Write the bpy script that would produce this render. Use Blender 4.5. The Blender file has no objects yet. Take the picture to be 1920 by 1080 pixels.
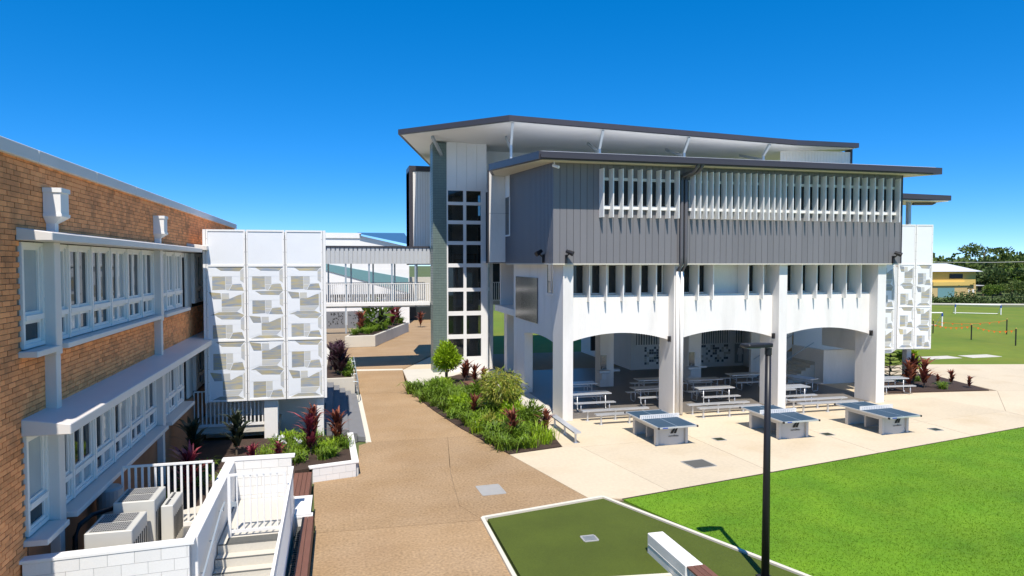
import bpy, math, random
from mathutils import Vector, Matrix
R = math.radians
rnd = random.Random(7)
scn = bpy.context.scene
COL = scn.collection

# ------------------------------------------------------------------ camera
cam = bpy.data.cameras.new('camera'); cam.sensor_width = 36; cam.lens = 24.0
cam.clip_start = 0.1; cam.clip_end = 5000
co = bpy.data.objects.new('camera', cam); COL.objects.link(co)
co.location = (0, 0, 6.6); co.rotation_euler = (R(90 - 2.06), 0, R(-14.12))
scn.camera = co
# ------------------------------------------------------------------ sky, sun, exposure
SUN_EL, SUN_AZ = 60.0, 192.5          # azimuth clockwise from +Y
w = bpy.data.worlds.new('World'); scn.world = w; w.use_nodes = True
nt = w.node_tree; nt.nodes.clear()
out = nt.nodes.new('ShaderNodeOutputWorld'); bg = nt.nodes.new('ShaderNodeBackground')
sky = nt.nodes.new('ShaderNodeTexSky'); sky.sky_type = 'NISHITA'; sky.sun_disc = False
sky.sun_elevation = R(SUN_EL); sky.sun_rotation = R(SUN_AZ)
sky.altitude = 2500; sky.air_density = 0.5; sky.dust_density = 0.0; sky.ozone_density = 5.0
hs = nt.nodes.new('ShaderNodeHueSaturation'); hs.inputs['Saturation'].default_value = 1.70; hs.inputs['Value'].default_value = 2.35; hs.inputs['Hue'].default_value = 0.505
gm = nt.nodes.new('ShaderNodeGamma'); gm.inputs[1].default_value = 0.6
nt.links.new(sky.outputs[0], gm.inputs[0]); nt.links.new(gm.outputs[0], hs.inputs['Color']); nt.links.new(hs.outputs[0], bg.inputs['Color'])
bg.inputs['Strength'].default_value = 0.15
nt.links.new(bg.outputs[0], out.inputs[0])
sl = bpy.data.lights.new('sun', 'SUN'); sl.energy = 5.0; sl.angle = R(0.5); sl.color = (1.0, 0.94, 0.85)
so = bpy.data.objects.new('sun', sl); COL.objects.link(so)
az, el = R(SUN_AZ), R(SUN_EL)
to_sun = Vector((math.sin(az) * math.cos(el), math.cos(az) * math.cos(el), math.sin(el)))
so.rotation_euler = to_sun.to_track_quat('Z', 'Y').to_euler(); so.location = (0, 0, 60)
scn.view_settings.view_transform = 'Standard'; scn.view_settings.look = 'None'
scn.view_settings.exposure = 0.26; scn.view_settings.gamma = 1.0; scn.view_settings.use_curve_mapping = False
scn.cycles.max_bounces = 6

# ------------------------------------------------------------------ materials
def M(name, col, rough=0.6, var=0.12, scale=1.5, fine=0.0, fscale=60, bump=0.0, bscale=80, metal=0.0, col2=None,
      island=0.0, objr=0.0, spec=0.4, stretch=(1, 1, 1), stain=0.0, stain_col=(0.05, 0.035, 0.025), sscale=0.7, trans=0.0):
    m = bpy.data.materials.new(name); m.use_nodes = True
    n = m.node_tree.nodes; l = m.node_tree.links; b = n['Principled BSDF']
    b.inputs['Roughness'].default_value = rough; b.inputs['Metallic'].default_value = metal
    b.inputs['Specular IOR Level'].default_value = spec
    g = n.new('ShaderNodeNewGeometry'); mp = n.new('ShaderNodeMapping'); mp.inputs['Scale'].default_value = stretch
    l.new(g.outputs['Position'], mp.inputs['Vector'])
    def noise(sc, det=4):
        t = n.new('ShaderNodeTexNoise'); t.inputs['Scale'].default_value = sc; t.inputs['Detail'].default_value = det
        l.new(mp.outputs[0], t.inputs['Vector']); return t.outputs['Fac']
    def math_(op, a, c):
        t = n.new('ShaderNodeMath'); t.operation = op
        for i, v in enumerate((a, c)):
            if isinstance(v, (int, float)): t.inputs[i].default_value = v
            else: l.new(v, t.inputs[i])
        return t.outputs[0]
    k = math_('MULTIPLY', math_('SUBTRACT', noise(scale), 0.5), var * 2.4)
    if fine: k = math_('ADD', k, math_('MULTIPLY', math_('SUBTRACT', noise(fscale, 2), 0.5), fine * 2.4))
    if island: k = math_('ADD', k, math_('MULTIPLY', math_('SUBTRACT', g.outputs['Random Per Island'], 0.5), island * 2))
    if objr:
        oi = n.new('ShaderNodeObjectInfo')
        k = math_('ADD', k, math_('MULTIPLY', math_('SUBTRACT', oi.outputs['Random'], 0.5), objr * 2))
    f = math_('ADD', k, 1.0)
    mx = n.new('ShaderNodeMix'); mx.data_type = 'RGBA'; mx.blend_type = 'MULTIPLY'; mx.inputs[0].default_value = 1
    base = n.new('ShaderNodeMix'); base.data_type = 'RGBA'
    base.inputs[6].default_value = (*col, 1); base.inputs[7].default_value = (*(col2 or col), 1)
    if col2:
        rp = n.new('ShaderNodeMapRange'); rp.inputs[1].default_value = 0.35; rp.inputs[2].default_value = 0.65
        l.new(g.outputs['Random Per Island'] if island else noise(scale * 1.7), rp.inputs[0]); l.new(rp.outputs[0], base.inputs[0])
    l.new(base.outputs[2], mx.inputs[6]); l.new(f, mx.inputs[7])
    o = mx.outputs[2]
    if stain:
        st = n.new('ShaderNodeMix'); st.data_type = 'RGBA'; st.inputs[7].default_value = (*stain_col, 1)
        r2 = n.new('ShaderNodeMapRange'); r2.inputs[1].default_value = 0.52; r2.inputs[2].default_value = 0.75; r2.inputs[4].default_value = stain
        l.new(noise(sscale, 8), r2.inputs[0]); l.new(r2.outputs[0], st.inputs[0]); l.new(o, st.inputs[6]); o = st.outputs[2]
    l.new(o, b.inputs['Base Color'])
    if bump:
        bp = n.new('ShaderNodeBump'); bp.inputs['Strength'].default_value = bump; bp.inputs['Distance'].default_value = 0.01
        l.new(noise(bscale, 3), bp.inputs['Height']); l.new(bp.outputs[0], b.inputs['Normal'])
    if trans:
        tl = n.new('ShaderNodeBsdfTranslucent'); l.new(o, tl.inputs['Color'])
        ms = n.new('ShaderNodeMixShader'); ms.inputs[0].default_value = trans
        l.new(b.outputs[0], ms.inputs[1]); l.new(tl.outputs[0], ms.inputs[2]); l.new(ms.outputs[0], n['Material Output'].inputs[0])
    return m

def glass_mat(name, clear, tint=(0.35, 0.38, 0.38)):
    m = bpy.data.materials.new(name); m.use_nodes = True
    n = m.node_tree.nodes; l = m.node_tree.links; n.clear()
    o = n.new('ShaderNodeOutputMaterial'); tr = n.new('ShaderNodeBsdfTransparent'); tr.inputs[0].default_value = (*tint, 1)
    gl = n.new('ShaderNodeBsdfGlossy'); gl.inputs['Roughness'].default_value = 0.02; gl.inputs[0].default_value = (0.9, 0.95, 1, 1)
    df = n.new('ShaderNodeBsdfDiffuse'); df.inputs[0].default_value = (0.018, 0.018, 0.017, 1)
    a = n.new('ShaderNodeMixShader'); a.inputs[0].default_value = clear
    l.new(df.outputs[0], a.inputs[1]); l.new(tr.outputs[0], a.inputs[2])
    fr = n.new('ShaderNodeFresnel'); fr.inputs[0].default_value = 1.52
    b = n.new('ShaderNodeMixShader'); l.new(fr.outputs[0], b.inputs[0]); l.new(a.outputs[0], b.inputs[1]); l.new(gl.outputs[0], b.inputs[2])
    l.new(b.outputs[0], o.inputs[0]); return m

MT = dict(
    white=M('white_paint', (0.82, 0.795, 0.755), 0.55, 0.05, 0.8, fine=0.02),
    fascia=M('fascia_sheet', (0.50, 0.51, 0.51), 0.5, 0.04, 1.0),
    wall=M('white_render', (0.80, 0.77, 0.725), 0.75, 0.07, 0.5, fine=0.04, fscale=25, bump=0.2, stain=0.42, stain_col=(0.54, 0.51, 0.46), sscale=1.1, stretch=(1, 1, .22)),
    frame=M('window_frame_paint', (0.84, 0.80, 0.74), 0.5, 0.05, 1.5),
    brick=M('brick_clay', (0.85, 0.33, 0.12), 0.85, 0.16, 3.0, fine=0.16, fscale=45, bump=0.5, bscale=70, island=0.22, objr=0.22, stain=0.5, stain_col=(0.14, 0.07, 0.04), sscale=1.3),
    mortar=M('mortar', (0.24, 0.17, 0.11), 0.95, 0.15, 3.0, fine=0.1),
    render_brown=M('rendered_base', (0.33, 0.16, 0.08), 0.9, 0.2, 2.0, fine=0.1),
    metal_grey=M('awning_metal', (0.72, 0.67, 0.615), 0.45, 0.06, 0.9, fine=0.02),
    block=M('painted_block', (0.76, 0.735, 0.69), 0.8, 0.05, 1.2, fine=0.05, fscale=40, bump=0.3, objr=0.04, island=0.04),
    joint=M('block_joint', (0.52, 0.51, 0.48), 0.9, 0.1, 2.0),
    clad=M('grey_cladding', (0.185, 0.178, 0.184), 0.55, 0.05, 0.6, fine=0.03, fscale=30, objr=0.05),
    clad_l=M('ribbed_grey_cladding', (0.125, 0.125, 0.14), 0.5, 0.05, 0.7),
    seam=M('cladding_backing', (0.03, 0.03, 0.032), 0.8, 0.05),
    roof=M('dark_fascia', (0.055, 0.050, 0.056), 0.4, 0.08, 1.0),
    soffit=M('soffit_sheet', (0.82, 0.81, 0.79), 0.7, 0.04, 0.6),
    cream=M('cream_trim', (0.62, 0.58, 0.48), 0.6, 0.05),
    fin=M('fin_aluminium', (0.82, 0.80, 0.765), 0.45, 0.03, 1.0),
    tile=M('green_tile', (0.15, 0.195, 0.17), 0.35, 0.04, 1.0, island=0.05),
    grout=M('tile_grout', (0.105, 0.14, 0.125), 0.8, 0.05),
    pipe=M('grey_pipe', (0.115, 0.11, 0.115), 0.4, 0.05),
    steel=M('galvanised_steel', (0.42, 0.47, 0.50), 0.4, 0.1, 3.0, metal=0.4),
    alu=M('aluminium', (0.62, 0.63, 0.64), 0.38, 0.06, 2.0, metal=0.55),
    stainless=M('stainless_sheet', (0.16, 0.165, 0.175), 0.2, 0.3, 0.8, metal=0.9, stretch=(1, 2.5, .4)),
    black=M('black_metal', (0.018, 0.017, 0.019), 0.4, 0.1),
    glass=glass_mat('dark_window_glass', 0.0), clear=glass_mat('stairwell_glass', 0.8, (0.62, 0.60, 0.58)),
    pale_reflect=M('pale_reflection_glass', (0.38, 0.42, 0.42), 0.06, 0.25, 1.2, spec=0.7),  # white reflections and blinds painted in as a pale pane colour
    paleglass=M('blind_behind_glass', (0.33, 0.40, 0.40), 0.08, 0.1, 1.0, spec=0.6),
    path=M('exposed_aggregate', (0.335, 0.218, 0.112), 0.9, 0.14, 0.35, fine=0.5, fscale=15, bump=0.5, bscale=50, objr=0.05, col2=(0.37, 0.25, 0.14), stain=0.3, stain_col=(0.26, 0.15, 0.07), sscale=0.5),
    plaza=M('broom_concrete', (0.60, 0.50, 0.355), 0.85, 0.10, 0.30, fine=0.10, fscale=9, bump=0.2, objr=0.05, stain=0.5, stain_col=(0.50, 0.375, 0.22), sscale=0.45),
    gap=M('joint_gap', (0.27, 0.20, 0.13), 0.9, 0.1, 2.0),
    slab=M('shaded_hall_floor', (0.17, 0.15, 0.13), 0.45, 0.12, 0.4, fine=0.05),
    conc=M('pale_concrete', (0.58, 0.54, 0.46), 0.85, 0.08, 0.8, fine=0.06, fscale=25, bump=0.2, stain=0.2, stain_col=(0.4, 0.36, 0.3)),
    kerb=M('pale_kerb', (0.66, 0.61, 0.50), 0.85, 0.07, 1.0, fine=0.05),
    greyconc=M('grey_step', (0.19, 0.19, 0.195), 0.8, 0.1, 1.5, fine=0.05),
    grass=M('lawn_ground', (0.10, 0.225, 0.004), 0.9, 0.30, 0.45, fine=0.25, fscale=9, bump=0.6, bscale=40, col2=(0.13, 0.25, 0.006)),
    blade=M('lawn_blade', (0.12, 0.25, 0.005), 0.8, 0.28, 0.45, island=0.1, col2=(0.14, 0.26, 0.008), trans=0.5),
    field=M('field_grass', (0.125, 0.185, 0.010), 0.9, 0.18, 0.12, fine=0.15, fscale=1.5, col2=(0.165, 0.20, 0.014), bump=0.4, bscale=12),
    turf=M('artificial_turf', (0.070, 0.095, 0.008), 0.95, 0.3, 0.6, fine=0.22, fscale=30, bump=0.8, bscale=90),
    plain=M('far_ground', (0.10, 0.13, 0.04), 0.95, 0.2, 0.02, fine=0.1, fscale=0.2),
    mulch=M('bark_mulch', (0.055, 0.034, 0.024), 0.95, 0.25, 5.0, fine=0.5, fscale=30, bump=1.0, bscale=35),
    timber=M('hardwood_slats', (0.17, 0.075, 0.05), 0.6, 0.15, 2.0, fine=0.1, fscale=30, stretch=(6, 1, 1), objr=0.08),
    tabtop=M('blue_table_top', (0.025, 0.062, 0.105), 0.6, 0.05, 1.0),
    tabbase=M('table_base', (0.62, 0.59, 0.54), 0.55, 0.04, 1.0),
    ink=M('black_print', (0.02, 0.02, 0.02), 0.5, 0.02), line=M('white_line', (0.35, 0.42, 0.50), 0.6, 0.02),
    acbody=M('condenser_casing', (0.56, 0.54, 0.48), 0.5, 0.06, 2.0), acgrille=M('condenser_grille', (0.36, 0.35, 0.33), 0.6, 0.1, 3.0),
    acin=M('condenser_dark', (0.10, 0.10, 0.09), 0.7, 0.1),
    perf_a=M('perforated_dense', (0.26, 0.305, 0.375), 0.55, 0.10, 1.3, col2=(0.47, 0.40, 0.23), stretch=(1.0, 1, 6.0), objr=0.12),
    perf_b=M('perforated_mid', (0.46, 0.48, 0.51), 0.55, 0.06, 1.0, col2=(0.56, 0.53, 0.44), stretch=(1.0, 1, 5.0), objr=0.04),
    perf_c=M('perforated_open', (0.76, 0.77, 0.78), 0.55, 0.03, 2.0, fine=0.03, fscale=50),
    leaf=M('green_leaf', (0.145, 0.235, 0.018), 0.5, 0.2, 2.0, island=0.4, objr=0.25, trans=0.3),
    lime=M('lime_leaf', (0.28, 0.42, 0.014), 0.5, 0.15, 2.0, island=0.35, trans=0.35),
    olive=M('weeping_leaf', (0.25, 0.34, 0.03), 0.5, 0.15, 2.0, island=0.35, col2=(0.36, 0.34, 0.06), trans=0.3),
    red=M('cordyline_leaf', (0.13, 0.030, 0.028), 0.45, 0.2, 3.0, island=0.4, col2=(0.26, 0.085, 0.045), objr=0.2, trans=0.25),
    pink=M('magenta_leaf', (0.20, 0.025, 0.055), 0.45, 0.2, 3.0, island=0.4, col2=(0.30, 0.06, 0.075), trans=0.25),
    dark=M('dark_leaf', (0.035, 0.045, 0.022), 0.5, 0.2, 3.0, island=0.4, trans=0.2),
    purple=M('purple_leaf', (0.05, 0.018, 0.03), 0.5, 0.2, 3.0, island=0.4, trans=0.2),
    petal=M('white_petal', (0.75, 0.75, 0.7), 0.6, 0.05, trans=0.2),
    pine=M('pine_needle', (0.045, 0.12, 0.035), 0.6, 0.2, 2.0, island=0.3, trans=0.15),
    tree_a=M('far_foliage', (0.11, 0.155, 0.03), 0.7, 0.2, 0.15, island=0.4, trans=0.25),
    tree_b=M('far_foliage_dark', (0.08, 0.12, 0.03), 0.7, 0.2, 0.15, island=0.4, trans=0.25),
    tree_c=M('far_foliage_light', (0.12, 0.19, 0.02), 0.7, 0.2, 0.15, island=0.4, trans=0.25),
    bark=M('bark', (0.13, 0.10, 0.07), 0.9, 0.2, 4.0),
    yellow=M('yellow_render', (0.66, 0.46, 0.13), 0.8, 0.05, 0.3), tan=M('tan_wall', (0.56, 0.41, 0.19), 0.8, 0.06, 0.3),
    tin=M('tin_roof', (0.62, 0.63, 0.64), 0.5, 0.06, 0.3), teal=M('teal_glazing', (0.16, 0.30, 0.31), 0.3, 0.1, 0.2),
    orange=M('orange_flag', (0.75, 0.17, 0.02), 0.6, 0.05), blue=M('blue_sleeve', (0.03, 0.08, 0.35), 0.5, 0.05),
    bluesheet=M('blue_roof_sheet', (0.05, 0.13, 0.24), 0.4, 0.06, 0.3), wood=M('pale_pine', (0.42, 0.24, 0.08), 0.6, 0.1),
    dim=M('room_dark', (0.05, 0.048, 0.045), 0.8, 0.1), dark_tile=M('mosaic_dark', (0.12, 0.12, 0.12), 0.4, 0.1, objr=0.3),
    garage=M('dark_void_door', (0.02, 0.028, 0.03), 0.5, 0.1))

# ------------------------------------------------------------------ mesh helpers
class MB:
    def __init__(s): s.v = []; s.f = []; s.m = []
    def add(s, vs, fs):
        o = len(s.v); s.v += [tuple(p) for p in vs]; s.f += [tuple(i + o for i in f) for f in fs]; return s
    def box(s, x0, x1, y0, y1, z0, z1):
        return s.add([(x0, y0, z0), (x1, y0, z0), (x1, y1, z0), (x0, y1, z0), (x0, y0, z1), (x1, y0, z1), (x1, y1, z1), (x0, y1, z1)],
                     [(0, 3, 2, 1), (4, 5, 6, 7), (0, 1, 5, 4), (1, 2, 6, 5), (2, 3, 7, 6), (3, 0, 4, 7)])
    def prism(s, poly, z0, z1):
        n = len(poly)
        a = sum(poly[i][0] * poly[(i + 1) % n][1] - poly[(i + 1) % n][0] * poly[i][1] for i in range(n))
        if a < 0: poly = poly[::-1]
        g = (lambda z, p: z(*p) if callable(z) else z)
        vs = [(x, y, g(z0, (x, y))) for x, y in poly] + [(x, y, g(z1, (x, y))) for x, y in poly]
        return s.add(vs, [tuple(range(n - 1, -1, -1)), tuple(range(n, 2 * n))] + [(i, (i + 1) % n, n + (i + 1) % n, n + i) for i in range(n)])
    def exy(s, poly, y0, y1):       # polygon in x,z extruded along y
        n = len(poly)
        a = sum(poly[i][0] * poly[(i + 1) % n][1] - poly[(i + 1) % n][0] * poly[i][1] for i in range(n))
        if a < 0: poly = poly[::-1]
        vs = [(x, y0, z) for x, z in poly] + [(x, y1, z) for x, z in poly]
        return s.add(vs, [tuple(range(n)), tuple(range(2 * n - 1, n - 1, -1))] + [((i + 1) % n, i, n + i, n + (i + 1) % n) for i in range(n)])
    def tube(s, pts, r, n=8, r1=None):
        pts = [Vector(p) for p in pts]; rings = []; r1 = r if r1 is None else r1
        for i, p in enumerate(pts):
            d = (pts[min(i + 1, len(pts) - 1)] - pts[max(i - 1, 0)]).normalized()
            u = d.cross(Vector((0, 0, 1)) if abs(d.z) < 0.9 else Vector((1, 0, 0))).normalized(); q = d.cross(u)
            rr = r + (r1 - r) * i / max(1, len(pts) - 1)
            rings.append([p + (u * math.cos(2 * math.pi * k / n) + q * math.sin(2 * math.pi * k / n)) * rr for k in range(n)])
        vs = [v for ring in rings for v in ring]; fs = []
        for i in range(len(pts) - 1):
            fs += [(i * n + k, i * n + (k + 1) % n, (i + 1) * n + (k + 1) % n, (i + 1) * n + k) for k in range(n)]
        fs += [tuple(range(n - 1, -1, -1)), tuple((len(pts) - 1) * n + k for k in range(n))]
        return s.add(vs, fs)
    def bar(s, a, b, wd, ht):        # square bar from a to b
        a, b = Vector(a), Vector(b); d = (b - a).normalized()
        u = d.cross(Vector((0, 0, 1)) if abs(d.z) < 0.95 else Vector((0, 1, 0))).normalized() * wd / 2; q = d.cross(u).normalized() * ht / 2
        vs = [p + i * u + j * q for p in (a, b) for i, j in ((-1, -1), (1, -1), (1, 1), (-1, 1))]
        return s.add(vs, [(3, 2, 1, 0), (4, 5, 6, 7), (0, 1, 5, 4), (1, 2, 6, 5), (2, 3, 7, 6), (3, 0, 4, 7)])
    def mesh(s, name, mat, smooth=False):
        me = bpy.data.meshes.new(name); me.from_pydata(s.v, [], s.f)
        if mat: me.materials.append(MT[mat] if isinstance(mat, str) else mat)
        if smooth: me.polygons.foreach_set('use_smooth', [True] * len(me.polygons))
        me.update(); return me
    def build(s, name, mat, parent=None, bevel=0, smooth=False, **kw):
        return link(name, s.mesh(name, mat, smooth), parent, bevel=bevel, **kw)

def link(name, me, parent=None, loc=(0, 0, 0), rot=(0, 0, 0), sc=(1, 1, 1), bevel=0, label=None, cat=None, group=None, kind=None, local=False):
    o = bpy.data.objects.new(name, me); COL.objects.link(o)
    o.location = loc; o.rotation_euler = rot; o.scale = sc
    if parent:
        o.parent = parent
        if not local:
            p = parent; t = Vector((0, 0, 0))
            while p: t += p.location; p = p.parent
            o.matrix_parent_inverse = Matrix.Translation(-t) if not parent.parent else Matrix.Translation(-Vector(parent.get('_w', (0, 0, 0))))
    if bevel:
        b = o.modifiers.new('bevel', 'BEVEL'); b.width = bevel; b.segments = 1; b.limit_method = 'ANGLE'
    return tag(o, label, cat, group, kind)
def tag(o, label=None, cat=None, group=None, kind=None):
    if label: o['label'] = label
    if cat: o['category'] = cat
    if group: o['group'] = group
    if kind: o['kind'] = kind
    return o
def thing(name, label, cat, loc=(0, 0, 0), group=None, rz=0):
    o = bpy.data.objects.new(name, None); COL.objects.link(o); o.empty_display_size = 0.2
    o.location = loc; o.rotation_euler = (0, 0, rz); return tag(o, label, cat, group)
def copy_tree(o, parent=None):
    c = o.copy(); COL.objects.link(c)
    if parent: c.parent = parent
    for ch in list(o.children): copy_tree(ch, c)
    return c
def B(name, mat, parent, *b, **kw):
    return MB().box(*b).build(name, mat, parent, **kw)
# All parts of fixed things are meshes in world coordinates; their Empty sits at the origin of its base and
# link() cancels the Empty's location.  Sub-parts hang under parts that stand at (0,0,0), so they need no correction.
def sub(name, mb, mat, part, **kw):
    o = mb.build(name, mat, None, **kw); o.parent = part; return o

# ================================================================== GROUND
def struct(name, mb, mat, **kw): return mb.build(name, mat, None, kind='structure', **kw)
struct('far_ground', MB().add([(-900, -60, -.06), (1500, -60, -.06), (1500, 1800, -.06), (-900, 1800, -.06)], [(0, 1, 2, 3)]), 'plain')
field = struct('playing_field', MB().add([(25.2, 36.0, -.022), (140, 20, -.022), (140, 74, -.022), (96, 82, -.022), (88, 92, -.022), (30, 120, -.022), (9.6, 60, -.022), (9.6, 43, -.022)], [(0, 1, 2, 3, 4, 5, 6, 7)]), 'field')
lawn_poly = [(7.62, 17.62), (17, 19.529), (26.9, 21.543), (36, 22.4), (60, 25), (60, 4), (8.6, 4), (9.36, 12.2)]
struct('lawn', MB().prism(lawn_poly, -.05, -.008), 'grass')
edge = MB()
for a, b in zip(lawn_poly[:4], lawn_poly[1:5]): edge.prism([(a[0], a[1] - .05), (b[0], b[1] - .05), (b[0], b[1] + .035), (a[0], a[1] + .035)], -.04, -.004)
struct('lawn_edge_soil', edge, 'mulch')
plaza = struct('concrete_plaza', MB().prism([(3.4, 17.0), (3.4, 41), (3.1, 46), (6.2, 48.6), (30, 48), (30, 36), (35.6, 36.9), (60, 31), (60, 24.98), (36, 22.38), (26.9, 21.5), (17, 19.469), (7.6, 17.55)], -.055, -.02), 'gap')
def slabs(parent, polys, mat, zt=0.0, zb=-.05):
    for p in polys:
        cx = sum(q[0] for q in p) / len(p); cy = sum(q[1] for q in p) / len(p)
        pp = []
        for x, y in p:
            d = Vector((cx - x, cy - y)); d.normalize(); pp.append((x + d.x * .011, y + d.y * .011))
        MB().prism(pp, zb, zt).build('slab', mat, parent)
# plaza bays: cut along joints
slabs(plaza, [
    [(5.62, 22.7), (6.72, 17.9), (7.62, 17.62), (9.2, 17.942), (8.35, 23.0), (7.71, 23.17)],
    [(9.2, 17.942), (13.2, 18.756), (12.9, 23.2), (8.35, 23.0)],
    [(13.2, 18.756), (18.2, 19.773), (18.0, 23.2), (12.9, 23.2)],
    [(18.2, 19.773), (23.5, 20.852), (23.5, 23.2), (18.0, 23.2)],
    [(23.5, 20.852), (26.9, 21.543), (28.5, 21.7), (28.8, 24.0), (23.5, 23.2)],
    [(28.5, 21.7), (36, 22.4), (36, 27.2), (33.0, 28.0), (28.8, 24.0)],
    [(36, 22.38), (60, 24.98), (60, 31), (36, 36.8)],
    [(7.71, 23.17), (8.35, 23.0), (12.9, 23.2), (12.9, 27.3), (8.9, 27.3), (8.2, 29)],
    [(12.9, 23.2), (18.0, 23.2), (18.0, 27.3), (12.9, 27.3)],
    [(18.0, 23.2), (23.5, 23.2), (23.5, 27.3), (18.0, 27.3)],
    [(23.5, 23.2), (28.8, 24.0), (28.2, 27.3), (23.5, 27.3)],
    [(28.8, 24.0), (33.0, 28.0), (27.0, 28.7), (25.4, 28.7), (25.4, 27.3), (28.2, 27.3)],
    [(33.0, 28.0), (36, 27.2), (36, 36.8), (33.2, 36.0), (33.8, 33.4)],
    [(25.4, 28.7), (27.0, 28.7), (27.6, 33.0), (33.8, 33.4), (33.2, 36.0), (30, 36.0), (25.4, 36.0)]], 'plaza')
slabs(plaza, [[(8.2, 29), (8.9, 27.3), (9.3, 27.3), (9.3, 36), (8.0, 36)], [(8.0, 36), (9.3, 36), (9.3, 41), (7.4, 41)],
              [(3.55, 35.4), (7.4, 41), (9.3, 41), (9.3, 42.6), (3.7, 42.6)]], 'conc', zt=.004)
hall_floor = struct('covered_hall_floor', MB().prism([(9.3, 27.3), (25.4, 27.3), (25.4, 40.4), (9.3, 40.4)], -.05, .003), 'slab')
path = struct('aggregate_path', MB().prism([(-.75, 8), (3.45, 8), (3.5, 17.0), (6.72, 17.86), (5.62, 22.7), (3.45, 35.07), (3.7, 42.7), (6.2, 48.5), (11.5, 60), (14, 82), (-8, 84), (-1, 56), (.5, 44), (.9, 36), (.95, 25.5), (.5, 21.5)], -.06, -.02), 'gap')
slabs(path, [
    [(-.75, 8), (3.45, 8), (3.5, 17.0), (-.66, 17.16)],
    [(-.66, 17.16), (3.5, 17.0), (3.1, 18.2), (3.3, 21.0), (3.9, 25.53), (.94, 25.48), (.6, 25.2), (.46, 21.5), (-.85, 21.2)],
    [(3.5, 17.0), (6.72, 17.86), (5.62, 22.7), (5.15, 24.6), (4.92, 25.53), (3.9, 25.53), (3.3, 21.0), (3.1, 18.2)],
    [(.94, 25.48), (4.92, 25.53), (4.62, 26.75), (4.02, 30.3), (3.72, 32.6), (3.44, 35.2), (.9, 35.0)],
    [(.9, 35.0), (3.42, 35.2), (3.48, 38.6), (3.7, 42.6), (.6, 43.0)]], 'path')
slabs(path, [[(.6, 43.0), (3.7, 42.6), (6.0, 48.2), (9, 54), (2.7, 55.0), (.4, 54.8), (-.2, 50)],
             [(2.7, 55.0), (9, 54), (11.5, 60), (14, 82), (7.6, 80), (6.4, 67.3)]], 'path')
slabs(path, [[(.55, 42.8), (3.72, 42.45), (3.74, 43.0), (.52, 43.4)]], 'kerb', zt=.006)
slabs(plaza, [[(3.75, 42.62), (9.3, 42.62), (9.3, 48), (6.25, 48.2)]], 'plaza')
struct('service_floor', MB().box(-3, -0.76, 6, 17, -.06, -.02), 'conc')
struct('rear_yard', MB().prism([(-20, 26), (.9, 36), (.5, 44), (-1, 56), (-8, 84), (-20, 84)], -.05, -.02), 'conc')
# concrete strip of the right hand path beyond the lawn is part of the plaza; artificial turf pad with kerb
pad = thing('artificial_turf_pad', 'dark green artificial turf square framed by pale kerb beside the lawn', 'turf', (6, 15, 0))
MB().prism([(3.62, 16.92), (7.05, 17.62), (9.3, 12.2), (10.9, 8), (3.6, 8)], -.05, .05).build('turf', 'turf', pad)
for a, b in (((3.5, 17.05), (7.1, 17.78)), ((7.1, 17.78), (9.42, 12.2)), ((9.42, 12.2), (11, 8)), ((3.5, 17.05), (3.46, 8))):
    d = (Vector(b) - Vector(a)).normalized(); nn = Vector((d.y, -d.x)) * .048
    MB().prism([(a[0] + nn.x, a[1] + nn.y), (b[0] + nn.x, b[1] + nn.y), (b[0] - nn.x, b[1] - nn.y), (a[0] - nn.x, a[1] - nn.y)], -.04, .07 + .002 * b[0] / 9).build('kerb', 'kerb', pad, bevel=.008)
MB().prism([(5.0, 13.12), (6.68, 12.92), (6.68, 12.8), (5.0, 13.0)], .04, .085).build('kerb', 'kerb', pad)
# lawn blades: one mass
bl = MB(); r2 = random.Random(3)
def inside(p, poly):
    c = False; n = len(poly)
    for i in range(n):
        (x1, y1), (x2, y2) = poly[i], poly[(i + 1) % n]
        if (y1 > p[1]) != (y2 > p[1]) and p[0] < (x2 - x1) * (p[1] - y1) / (y2 - y1) + x1: c = not c
    return c
vs, fs = [], []
while len(fs) < 90000:
    y = 10 + 12.5 * r2.random() ** 1.15; x = r2.uniform(7.6, 9 + y * 1.2)
    if not inside((x, y), lawn_poly): continue
    h = r2.uniform(.006, .026); a = r2.uniform(0, 6.283); ww = r2.uniform(.006, .012); lx, ly = r2.gauss(0, .02), r2.gauss(0, .02)
    k = len(vs); vs += [(x - ww * math.cos(a), y - ww * math.sin(a), -.01), (x + ww * math.cos(a), y + ww * math.sin(a), -.01), (x + lx, y + ly, h)]
    fs.append((k, k + 1, k + 2))
bl.v, bl.f = vs, fs
bl.build('lawn_grass', 'blade', None, label='short bright green mown grass of the lawn beside the plaza', cat='grass', kind='stuff')

# drain grates and covers
def cover(label, c, ax, sx, sy, mat, group=None, grate=False):
    t = thing('drain_cover', label, 'drain cover', (c[0], c[1], 0), group, rz=ax)
    f = MB()
    for s in (-1, 1): f.box(-sx, sx, s * sy - .02, s * sy + .02, -.01, .012); f.box(s * sx - .02, s * sx + .02, -sy + .02, sy - .02, -.01, .012)
    link('frame', f.mesh('frame', 'acgrille'), t, local=True)
    if grate:
        for i in range(5): link('bar', MB().box(-sx + .02, sx - .02, -sy + .03 + i * (2 * sy - .06) / 4 - .012, -sy + .03 + i * (2 * sy - .06) / 4 + .012, 0, .01).mesh('bar', 'steel'), t, local=True)
        link('pit', MB().box(-sx + .02, sx - .02, -sy + .02, sy - .02, -.01, .004).mesh('pit', 'acin'), t, local=True)
    else: link('plate', MB().box(-sx + .02, sx - .02, -sy + .02, sy - .02, -.01, .008).mesh('plate', mat), t, local=True)
    return t
cover('grey metal drain grate set in the brown path', (4.2, 19.24), .05, .34, .42, 'acgrille')
cover('dark steel inspection cover in pale concrete near the lawn edge', (11.4, 20.1), .1, .42, .4, 'acin')
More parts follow.
